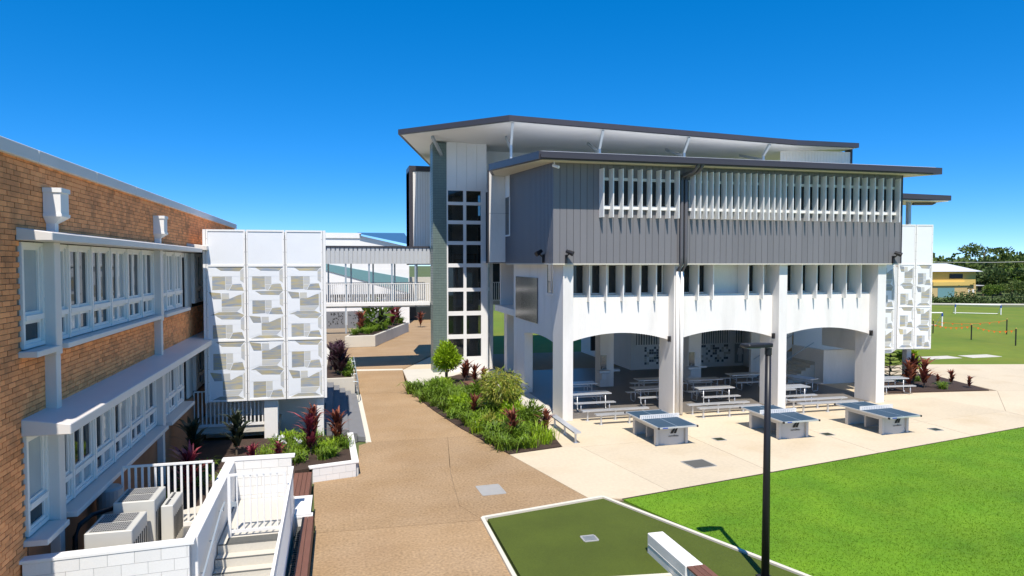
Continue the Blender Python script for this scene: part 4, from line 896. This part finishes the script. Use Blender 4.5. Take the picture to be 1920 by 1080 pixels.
CM = {c: [cordy_mesh(c, s) for s in (1, 2)] for c in ('red', 'pink', 'dark', 'purple')}
def tuft(x, y, z, sc, label, group, lime=False):
    r = rnd.random() * 6.28
    return link('grass_tuft', (LIMET if lime else TUFT)[rnd.randrange(2 if lime else 4)], None, loc=(x, y, z), rot=(0, 0, r), sc=(sc, sc, sc * rnd.uniform(.85, 1.2)), label=label, cat='grass tuft', group=group)
def cordy(x, y, z, sc, col, label, group=None):
    t = thing('cordyline_plant', label, 'plant', (x, y, z), group); t.rotation_euler.z = rnd.random() * 6; t.scale = (sc, sc, sc)
    link('leaves', CM[col][rnd.randrange(2)], t, local=True); link('stem', stem_m, t, local=True); return t
def leafball(n, rx, rz, zc, ll, lw, seed, mat, droop=0., shell=.55, nclump=40):
    r = random.Random(seed); m = MB(); cl = []
    for _ in range(nclump):
        v = Vector((r.gauss(0, 1), r.gauss(0, 1), r.gauss(0, 1))).normalized() * (shell + (1 - shell) * r.random()); cl.append(v)
    for i in range(n):
        c = cl[r.randrange(nclump)] + Vector((r.gauss(0, .15), r.gauss(0, .15), r.gauss(0, .15)))
        p = Vector((c.x * rx, c.y * rx, zc + c.z * rz)); d = Vector((c.x + r.gauss(0, .5), c.y + r.gauss(0, .5), c.z + r.gauss(0, .5) + .3 - droop * 2.5)).normalized()
        s = d.cross(Vector((r.gauss(0, 1), r.gauss(0, 1), r.gauss(0, 1)))).normalized(); l_ = ll * r.uniform(.6, 1.2)
        m.add([p, p + d * l_ * .5 + s * lw, p + d * l_, p + d * l_ * .5 - s * lw], [(0, 1, 2, 3)])
    return m.mesh('crown', mat)
bedlab = 'strappy green grass tuft in the garden bed beside the path'; bg_ = 'green tufts in the main bed'
placed = 0; tries = 0; r3 = random.Random(11)
def left_edge_x(y): return 5.62 + (3.45 - 5.62) * (y - 22.7) / (35.07 - 22.7) - .2
while placed < 125 and tries < 3000:
    tries += 1; y = r3.uniform(23.0, 38.5); x = r3.uniform(3.4, 8)
    if not inside((x, y), BED): continue
    if abs(x - left_edge_x(y)) < .15: continue
    if y < 27 and x > 7.4: continue
    if 30.5 < y and x > left_edge_x(y) + 2.4: continue
    zn = 'at the near bed corner' if y < 25.5 else ('in front of the weeping shrub' if y < 29 else ('between the two shrubs' if y < 34 else 'around the rounded shrub'))
    ed = 'along the path edge' if x < left_edge_x(y) + 1.1 else 'away from the path edge'
    tuft(x, y, .02, r3.uniform(.8, 1.6), 'strappy green tuft %s, %s' % (zn, ed), 'green tufts %s %s' % (zn, ed), r3.random() < .15); placed += 1
for x, y in ((7.2, 23.6), (7.5, 24.1), (6.6, 23.3), (5.9, 26.2), (6.0, 29.0)): tuft(x, y, .02, 1.2, 'yellow green grass clump in the garden bed near the corner', 'yellow green clumps in the main bed', True)
cordy(6.12, 24.3, 0, 1.5, 'red', 'large bronze red cordyline at the near end of the garden bed')
cordy(7.6, 24.9, .0, 1.3, 'red', 'bronze red cordyline beside the aluminium bench')
cordy(5.5, 28.4, 0, 1.25, 'red', 'dark red cordyline in the middle of the garden bed')
for x, y in ((7.1, 36.6), (7.4, 35.6), (6.7, 37.6), (7.0, 38.4)): cordy(x, y, 0, 1.3, 'red', 'brownish red cordyline in the group at the foot of the tower', 'cordylines at the foot of the tower')
def shrub(name, label, x, y, meshes, stem_h, r=.03, n=1):
    t = thing(name, label, 'shrub', (x, y, 0))
    st_ = MB()
    for i in range(n): a = 6.28 * i / max(1, n); st_.tube([(.03 * math.cos(a), .03 * math.sin(a), 0), (.06 * math.cos(a), .06 * math.sin(a), stem_h * .6), (.2 * math.cos(a), .2 * math.sin(a), stem_h * 1.25)], r, 6, r * .5)
    link('trunk', st_.mesh('trunk', 'bark'), t, local=True); link('crown', meshes, t, local=True); return t
shrub('rounded_shrub', 'bright lime green rounded shrub in front of the green tiled pier', 5.6, 37.0, leafball(4200, .66, .74, 1.42, .22, .032, 5, 'lime', nclump=110, shell=.3), 1.0, .035, 4)
for i, (x, y, rr, hh, mt, lb) in enumerate(((7.3, 26.2, .55, .5, 'leaf', 'dark leafy bush right of the big red cordyline'), (5.0, 29.6, .45, .4, 'lime', 'low lime bush on the path edge of the main bed'), (6.3, 31.6, .6, .5, 'leaf', 'leafy bush beside the timber board in the bed'),
        (4.6, 33.2, .5, .45, 'leaf', 'low leafy bush at the far path edge of the bed'), (7.2, 30.2, .55, .6, 'olive', 'olive bush behind the weeping shrub'), (6.9, 27.3, .5, .5, 'lime', 'lime bush at the foot of the weeping shrub'), (5.6, 26.0, .4, .35, 'olive', 'small olive bush near the big red cordyline'))):
    shrub('low_bush', lb, x, y, leafball(900, rr, hh, hh * .95, .17, .03, 60 + i, mt, nclump=36, shell=.3), .3, .02, 4)
shrub('weeping_shrub', 'weeping olive green shrub at the middle of the garden bed', 6.75, 28.6, leafball(3600, .80, .85, 1.22, .26, .020, 8, 'olive', droop=.5, nclump=60), .9, .035, 4)
# raised planter by the lobby
pl = 'strappy green clump in the raised planter by the lobby'; pg = 'green clumps in the raised planter'
for i in range(40):
    x = r3.uniform(-2.4, .15); y = r3.uniform(21.9, 24.8); zn = ('left' if x < -1.3 else 'right') + (' front' if y < 23.3 else ' rear'); tuft(x, y, .39, r3.uniform(.7, 1.1), 'strappy green clump in the %s part of the raised planter by the lobby' % zn, 'green clumps in the %s of the raised planter' % zn, r3.random() < .25)
for i in range(8): tuft(r3.uniform(-4.6, -2.2), r3.uniform(18.3, 22), .39, r3.uniform(.8, 1.1), 'shaded green clump in the planter behind the yard railing', 'shaded clumps behind the yard railing')
cordy(-.98, 22.9, .38, 1.7, 'pink', 'tall magenta cordyline left of centre in the raised planter'); cordy(-.9, 23.0, .95, 1.3, 'red', 'upper red rosette beside the tall magenta cordyline')
cordy(-.15, 23.7, .42, 1.5, 'red', 'reddish cordyline near the planter corner by the steps')
cordy(-3.9, 19.3, .4, 1.7, 'pink', 'magenta cordyline behind the white yard railing'); cordy(-2.6, 21.5, .4, 1.0, 'pink', 'small magenta cordyline beside the low white wall'); cordy(-1.9, 22.0, .4, .9, 'pink', 'small magenta cordyline in front of the lobby column')
for x, y, k in ((-3.3, 23.4, 'right'), (-4.4, 22.3, 'left')): cordy(x, y, .4, 1.8, 'dark', 'dark leaved plant in the shade under the perforated box, %s one' % k)
for x, y in ((-1.75, 22.6), (-1.35, 22.3), (-2.0, 23.0)):
    link('white_lily', leafball(26, .12, .08, .62, .1, .03, int(x * -100), 'petal', nclump=6), None, loc=(x, y, .4), label='white spider lily flower in the raised planter', cat='flower', group='white lilies in the raised planter')
# shaded planter and far planter
for i in range(9): cordy(r3.uniform(-.6, .3), 35.3 + i * .65, .9, r3.uniform(1.5, 2.1), 'purple', 'dark purple foliage plant in the shaded planter by the handrail', 'purple plants in the shaded planter')
for i in range(8): tuft(r3.uniform(.1, .45), 35.1 + i * .6, .92, 1.0, 'pale green tuft spilling over the shaded planter edge', 'tufts at the shaded planter edge')
for i in range(26):
    t_ = r3.random(); y = 55.6 + t_ * 10.5; x = .6 + t_ * 3.2 + r3.uniform(0, 1.9); tuft(x, y, .9, r3.uniform(1.2, 1.9), 'lush green clump in the far concrete planter', 'green clumps in the far planter')
for x, y, c in ((1.6, 57, 'red'), (3.4, 60, 'dark'), (4.6, 63, 'pink'), (5.2, 65, 'red')): cordy(x, y, .9, 2.2, c, {'red': 'red cordyline', 'dark': 'dark leaved plant', 'pink': 'magenta cordyline'}[c] + (' at the near end of' if y < 58 else ' deep in') + ' the far planter', 'coloured plants in the far planter')
shrub('banana_plant', 'broad leaved green plant in the far planter', 2.9, 59.5, leafball(160, 1.2, .9, 2.0, 1.1, .16, 31, 'leaf', nclump=20), 1.0, .05, 3)
cordy(8.0, 70.5, 0, 2.0, 'red', 'small reddish plant on the path beyond the far planter')
# right bed
PN = thing('norfolk_pine', 'small dark green tiered pine beside the right pier', 'tree', (29.3, 31.2, 0)); PN.scale = (.85, .85, .85); m = MB().tube([(0, 0, 0), (0, 0, 2.3)], .05, 6, .015); link('trunk', m.mesh('trunk', 'bark'), PN, local=True)
pm = MB(); rp_ = random.Random(4)
for k in range(9):
    z = .25 + k * .24; L = 1.15 * (1 - k / 10)
    for j in range(8):
        a = j * .785 + k * .4
        for s in range(16):
            t = (s + 1) / 16; p = Vector((math.cos(a) * L * t, math.sin(a) * L * t, z + .1 * t))
            for q in (-1, 1):
                d = Vector((math.cos(a + q * .9), math.sin(a + q * .9), .35)) * (.16 * (1.2 - t * .6)); s_ = Vector((-math.sin(a), math.cos(a), .4)) * .022
                pm.add([p, p + d * .5 + s_, p + d, p + d * .5 - s_], [(0, 1, 2, 3)])
link('crown', pm.mesh('crown', 'pine'), PN, local=True)
for x, y, sc, nm in ((29.0, 29.6, 1.9, 'leftmost in the right bed by the picnic table'), (29.9, 29.5, 2.0, 'tall in the middle of the right bed'), (30.9, 31.4, 2.0, 'at the back of the right bed'), (30.3, 30.6, 1.9, 'right of the tall ones in the right bed'), (32.2, 30.0, 1.0, 'small, second from the right end of the bed'), (32.2, 28.9, .8, 'smallest, at the right tip of the bed'), (31.5, 30.2, .7, 'tiny, between the tall group and the bed tip')):
    cordy(x, y, 0, sc, 'red', 'bronze red cordyline ' + nm, 'cordylines in the right bed')
shrub('croton_shrub', 'yellow green croton shrub among the red plants', 31.3, 31.9, leafball(420, .5, .6, 1.2, .28, .05, 44, 'lime', nclump=18), .8, .03, 3)
for x, y in ((30.9, 29.3), (31.2, 31.2), (30.6, 29.0)): tuft(x, y, .02, 1.0, 'grey green tuft in the right bed', 'tufts in the right bed')

# ================================================================== SPORTS FIELD, FAR HOUSE, TREES
def goal(label, a, b, h, dep):
    t = thing('football_goal', label, 'goal', (a[0], a[1], 0), 'football goals'); a, b = Vector((*a, 0)), Vector((*b, 0)); d = (b - a).normalized(); nb = Vector((-d.y, d.x, 0)) * dep
    for p in (a, b): MB().tube([p, p + Vector((0, 0, h))], .07, 8).build('post', 'white', t); MB().tube([p + Vector((0, 0, h)), p + nb + Vector((0, 0, .05))], .04, 6).build('stay', 'white', t); MB().tube([p + Vector((0, 0, h - .35)), p + Vector((0, 0, h))], .085, 8).build('sleeve', 'blue', t)
    MB().tube([a + Vector((0, 0, h)), b + Vector((0, 0, h))], .07, 8).build('crossbar', 'white', t); MB().tube([a + nb + Vector((0, 0, .06)), b + nb + Vector((0, 0, .06))], .05, 6).build('ground_bar', 'white', t)
goal('white goal frame with blue corners in the middle of the far field', (78.2, 72.5), (82.3, 69.6), 1.25, 1.2)
goal('white goal frame partly hidden by the right perforated screen', (56.5, 59.5), (60.9, 58.0), 1.45, 1.2)
fp = [(52.9, 47.4, 1.3), (60.1, 50.2, 1.4), (52.6, 43.15, 1.35), (52.3, 51.2, 1.2), (54.3, 52.7, 1.2), (64, 47, 1.3)]
for i, (x, y, h) in enumerate(fp):
    t = thing('marker_post', ['black marker post with yellow cap nearest the lawn centre', 'black marker post standing right of the goal', 'black marker post at the right edge of the field', 'black marker post beside the right perforated screen', 'short marker post behind the orange flags by the screen', 'marker post beyond the right frame edge'][i], 'post', (x, y, 0), 'marker posts on the field')
    MB().tube([(x, y, 0), (x, y, h)], .05, 8).build('stake', 'black', t); MB().tube([(x, y, h), (x, y, h + .08)], .055, 8).build('cap', 'yellow', t)
for (i, j), nm in (((3, 0), 'across the near part of the field'), ((4, 1), 'in front of the far goal'), ((0, 2), 'running toward the right edge')):
    a, b = Vector((fp[i][0], fp[i][1], fp[i][2] - .1)), Vector((fp[j][0], fp[j][1], fp[j][2] - .1)); t = thing('flag_line', 'orange flag bunting line ' + nm, 'bunting', (a.x, a.y, 0))
    MB().tube([a.lerp(b, k / 8) - Vector((0, 0, .25 * math.sin(math.pi * k / 8))) for k in range(9)], .012, 4).build('cord', 'orange', t)
    for k in range(1, 8): p = a.lerp(b, k / 8) - Vector((0, 0, .25 * math.sin(math.pi * k / 8))); MB().add([p, p + Vector((.22, -.07, 0)), p + Vector((.11, -.04, -.17))], [(0, 1, 2)]).build('flag', 'orange', t)
for x, y, nm in ((40.8, 39.0, 'left'), (44.2, 38.9, 'right')): MB().box(x - 1.3, x + 1.3, y - .6, y + .6, -.02, .0).build('concrete_cover', 'conc', None, label='pale slab set in the field, %s one of the two' % nm, cat='slab', group='pale slabs in the field')
# road edge and hedge, house
struct('far_kerb', MB().prism([(88, 91.8), (140, 71.5), (140, 72.3), (88, 92.8)], -.02, .15), 'kerb')
HS = thing('yellow_house', 'yellow two storey house with pale tin roof beyond the field', 'house', (118, 110, 0)); hx, hy = 111.0, 109.0
def HB(n, m, x0, x1, y0, y1, z0, z1, **k): return B(n, m, HS, hx + x0, hx + x1, hy + y0, hy + y1, z0 - .6, z1 - .6, **k)
HB('wall', 'tan', -1, 9.5, 0, 9, 0, 3.0); HB('wall', 'yellow', 1.5, 12.5, 1.0, 10, 3.0, 5.6); HB('wall', 'tan', 9.5, 13.2, 1.5, 10, 0, 3.0)
HB('balcony_band', 'yellow', .9, 9.7, -.25, 1, 2.85, 3.55); HB('garage_door', 'teal', 2.2, 6.2, -.06, -.005, .0, 2.4); HB('window', 'black', 6.0, 9.2, .9, .995, 4.2, 5.1); HB('window', 'black', 12.51, 12.56, 3, 5, 4.2, 5.1); HB('window', 'black', 12.51, 12.56, 6.5, 8, 4.2, 5.1); HB('door_recess', 'black', -.8, .8, -.05, -.003, .0, 2.2)
for k in range(3): HB('window', 'white', 10.2 + k, 10.7 + k, 1.42, 1.495, 1.2, 2.0)
rf = MB(); ex = .9
rf.add([(hx + 1.5 - ex - 1.5, hy + 1 - ex, 5.0), (hx + 12.5 + ex, hy + 1 - ex, 5.0), (hx + 12.5 + ex, hy + 10 + ex, 5.0), (hx + 1.5 - ex - 1.5, hy + 10 + ex, 5.0), (hx + 5, hy + 5.5, 6.6), (hx + 10, hy + 5.5, 6.6)], [(0, 1, 5, 4), (1, 2, 5), (2, 3, 4, 5), (3, 0, 4), (3, 2, 1, 0)]); rf.build('roof', 'tin', HS)
HB('lean_to', 'tin', 13.2, 17, 3, 9, 2.6, 2.75); HB('lean_to_post', 'bark', 16.8, 17, 3.1, 3.3, 0, 2.6)
def far_tree(label, x, y, h, r, mat, seed, n=1500, name='tree'):
    t = thing(name, label, 'tree', (x, y, 0), 'trees beyond the field'); m = MB().tube([(0, 0, 0), (.1, 0, h * .35), (.0, .1, h * .7)], r * .09, 7, r * .03); rr_ = random.Random(seed)
    for k in range(4): a = rr_.uniform(0, 6.28); m.tube([(0, 0, h * .3), (math.cos(a) * r * .3, math.sin(a) * r * .3, h * .5), (math.cos(a) * r * .6, math.sin(a) * r * .6, h * .7)], r * .04, 5, r * .015)
    link('trunk', m.mesh('trunk', 'bark'), t, local=True); link('crown', leafball(n, r, h * .36, h * .62, r * .17, r * .055, seed, mat, nclump=34, shell=.35), t, local=True)
specs = [(118, 128, 9, 5.5, 'tree_a'), (126, 128, 8, 5, 'tree_b'), (134, 126, 9.5, 5.5, 'tree_a'), (112, 131, 8, 5, 'tree_b'), (133, 113, 7.5, 5.2, 'tree_b'), (139, 111, 8, 5, 'tree_c'), (142, 104, 8.5, 5.5, 'tree_b'), (148, 112, 9.5, 6, 'tree_c'), (137, 104, 5.5, 3.4, 'tree_b'),
         (152, 122, 10.5, 6, 'tree_a'), (145, 128, 9.8, 5.5, 'tree_b'), (160, 120, 11.5, 6.5, 'tree_c'), (150, 103, 9, 5, 'tree_a'), (104, 133, 8, 5, 'tree_a'), (165, 135, 12, 7, 'tree_a'), (128, 106, 4, 2.6, 'tree_a'), (122, 105, 3.5, 1.8, 'tree_c')]
desc = ['mid green tree behind the yellow house roof, left part', 'dark tree behind the yellow house, centre', 'mid green tree behind the yellow house roof, right part', 'dark tree left of the yellow house', 'dense dark tree touching the right wall of the house', 'light green tree right of the house', 'dense dark tree at right in front of the light one', 'tall light green tree near the right edge', 'low dark tree near the road sign', 'tall mid green tree on the skyline at right', 'dark skyline tree right of the roof ridge', 'tall light green skyline tree at far right', 'mid green tree at the right frame edge', 'mid green tree half hidden by the perforated screen', 'tallest tree far behind at right', 'small green bush tree in front of the house lean-to', 'small round bush beside the garage door']
for i, (s_, d_) in enumerate(zip(specs, desc)): far_tree(d_, s_[0], s_[1], s_[2] * .74, s_[3], MT[s_[4]], 100 + i)
t = thing('spreading_tree', 'thin crowned spreading tree rising above the skyline', 'tree', (150, 132, 0), 'trees beyond the field'); link('trunk', MB().tube([(0, 0, 0), (0, 0, 7), (1, 0, 9.4)], .3, 6, .1).mesh('trunk', 'bark'), t, local=True); link('crown', leafball(700, 5, 1.3, 9.6, .8, .22, 77, 'tree_a', nclump=26), t, local=True)
P_ = thing('palm_tree', 'palm tree rising above the trees beside the perforated screen', 'palm', (123.5, 124, 0)); link('trunk', MB().tube([(0, 0, 0), (.2, 0, 5), (.1, 0, 8.9)], .22, 7, .14).mesh('trunk', 'bark'), P_, local=True)
q = blades(46, 3.0, .14, 1.0, 91, z0=8.8, droop=1.05, spread=.05, up=.55); link('fronds', q.mesh('fronds', 'tree_b'), P_, local=True)
struct_h = leafball(1, 1, 1, 1, 1, 1, 1, 'leaf')
hm = MB(); rh = random.Random(9)
for i in range(9000):
    t = rh.random(); x = 91 + 46 * t + rh.gauss(0, .5); y = 94.5 - 19 * t + rh.gauss(0, .5); z = abs(rh.gauss(0, .65)) * (1 + .5 * math.sin(t * 40)); d = Vector((rh.gauss(0, 1), rh.gauss(0, 1), rh.gauss(0, 1))).normalized() * .35; s = d.cross(Vector((rh.gauss(0, 1), rh.gauss(0, 1), 1))).normalized() * .14
    p = Vector((x, y, z)); hm.add([p, p + d * .5 + s, p + d, p + d * .5 - s], [(0, 1, 2, 3)])
hm.build('hedge', 'tree_b', None, label='low dark green hedge along the far side of the field', cat='hedge')
wm = MB(); rw_ = random.Random(13)
for i in range(26000):
    x = rw_.uniform(60, 330); yb = 175 - .12 * x + rw_.gauss(0, 6); top = 6.4 + 1.3 * math.sin(x * .13) + 1.2 * math.sin(x * .37 + 1) + 1.2 * math.sin(x * .71); z = top * rw_.random() ** .6; d = Vector((rw_.gauss(0, 1), rw_.gauss(0, 1), rw_.gauss(0, 1))).normalized() * 1.4; s = d.cross(Vector((rw_.gauss(0, 1), rw_.gauss(0, 1), 1))).normalized() * .5
    p = Vector((x, yb, z)); wm.add([p, p + d * .5 + s, p + d, p + d * .5 - s], [(0, 1, 2, 3)])
wm.build('far_wood', 'tree_a', None, label='distant band of mixed green trees along the horizon', cat='wood', kind='stuff')
for x, y, lb in ((126, 92, 'white street sign on a pole beyond the field, left one'), (130, 86, 'pale blue street sign beyond the field at the right edge')):
    t = thing('street_sign', lb, 'sign', (x, y, 0)); MB().tube([(x, y, 0), (x, y, 3.2)], .05, 6).build('pole', 'steel', t); MB().box(x - .45, x + .45, y - .03, y, 2.3, 3.2).build('plate', 'white' if x < 128 else 'metal_grey', t)
MB().tube([(95 + i * 8, 100 - i * 2.2, 7.0 - .25 * math.sin(i)) for i in range(9)], .05, 4).build('power_line', 'acgrille', None, label='thin pale power line crossing in front of the far trees', cat='power line')
# far hall behind the bridge
HL = thing('white_hall', 'white hall with slanted teal glazing and blue roof behind the covered bridge', 'building', (2, 78, 0))
B('wall', 'white', HL, -16, 7.3, 75, 95, 0, 6.0); MB().exy([(-16, 6), (7.3, 6), (7.3, 8.4), (2.0, 9.6), (-16, 9.6)], 75.02, 76).build('gable', 'white', HL)
MB().add([(2.0, 74.6, 9.75), (7.6, 74.6, 8.6), (7.6, 84, 10.3), (2.0, 84, 10.3)], [(0, 1, 2, 3)]).build('roof', 'bluesheet', HL); B('parapet', 'white', HL, -16, 2.2, 74.9, 95, 9.3, 9.85)
MB().exy([(-1.6, 8.5), (3.5, 7.75), (-1.6, 7.6)], 74.9, 75).build('glazing', 'teal', HL); MB().exy([(-1.6, 6.6), (7.2, 5.0), (7.2, 3.4), (-1.6, 5.9)], 74.9, 75).build('glazing', 'teal', HL)
B('dark_band', 'dim', HL, -1.6, 7.3, 74.85, 74.99, 2.4, 3.3); B('garage_door', 'garage', HL, 7.4, 12, 79.9, 80.1, 0, 2.0); B('garage_wall', 'conc', HL, 7.31, 14, 80.11, 81, 0, 5)
FN = thing('perforated_fence', 'grey fence of perforated panels and bars behind the far planter', 'fence', (0, 66, 0))
for i in range(5):
    x = -6 + i * 2.2; B('panel', 'greyconc', FN, x, x + 2.0, 66, 66.05, .5, 2.1); B('post', 'steel', FN, x + 2.02, x + 2.15, 65.95, 66.1, 0, 3.4)
    hb = MB(); rq = random.Random(i)
    for k in range(40): u, v = rq.uniform(.1, 1.8), rq.uniform(.7, 1.9); hb.box(x + u, x + u + .09, 65.985, 65.999, v, v + .09)
    hb.build('holes', 'dim', FN)
    for k in range(14): B('bar', 'white', FN, x + k * .15, x + k * .15 + .03, 66, 66.04, 2.1, 3.4)

print('objects', len(bpy.data.objects))
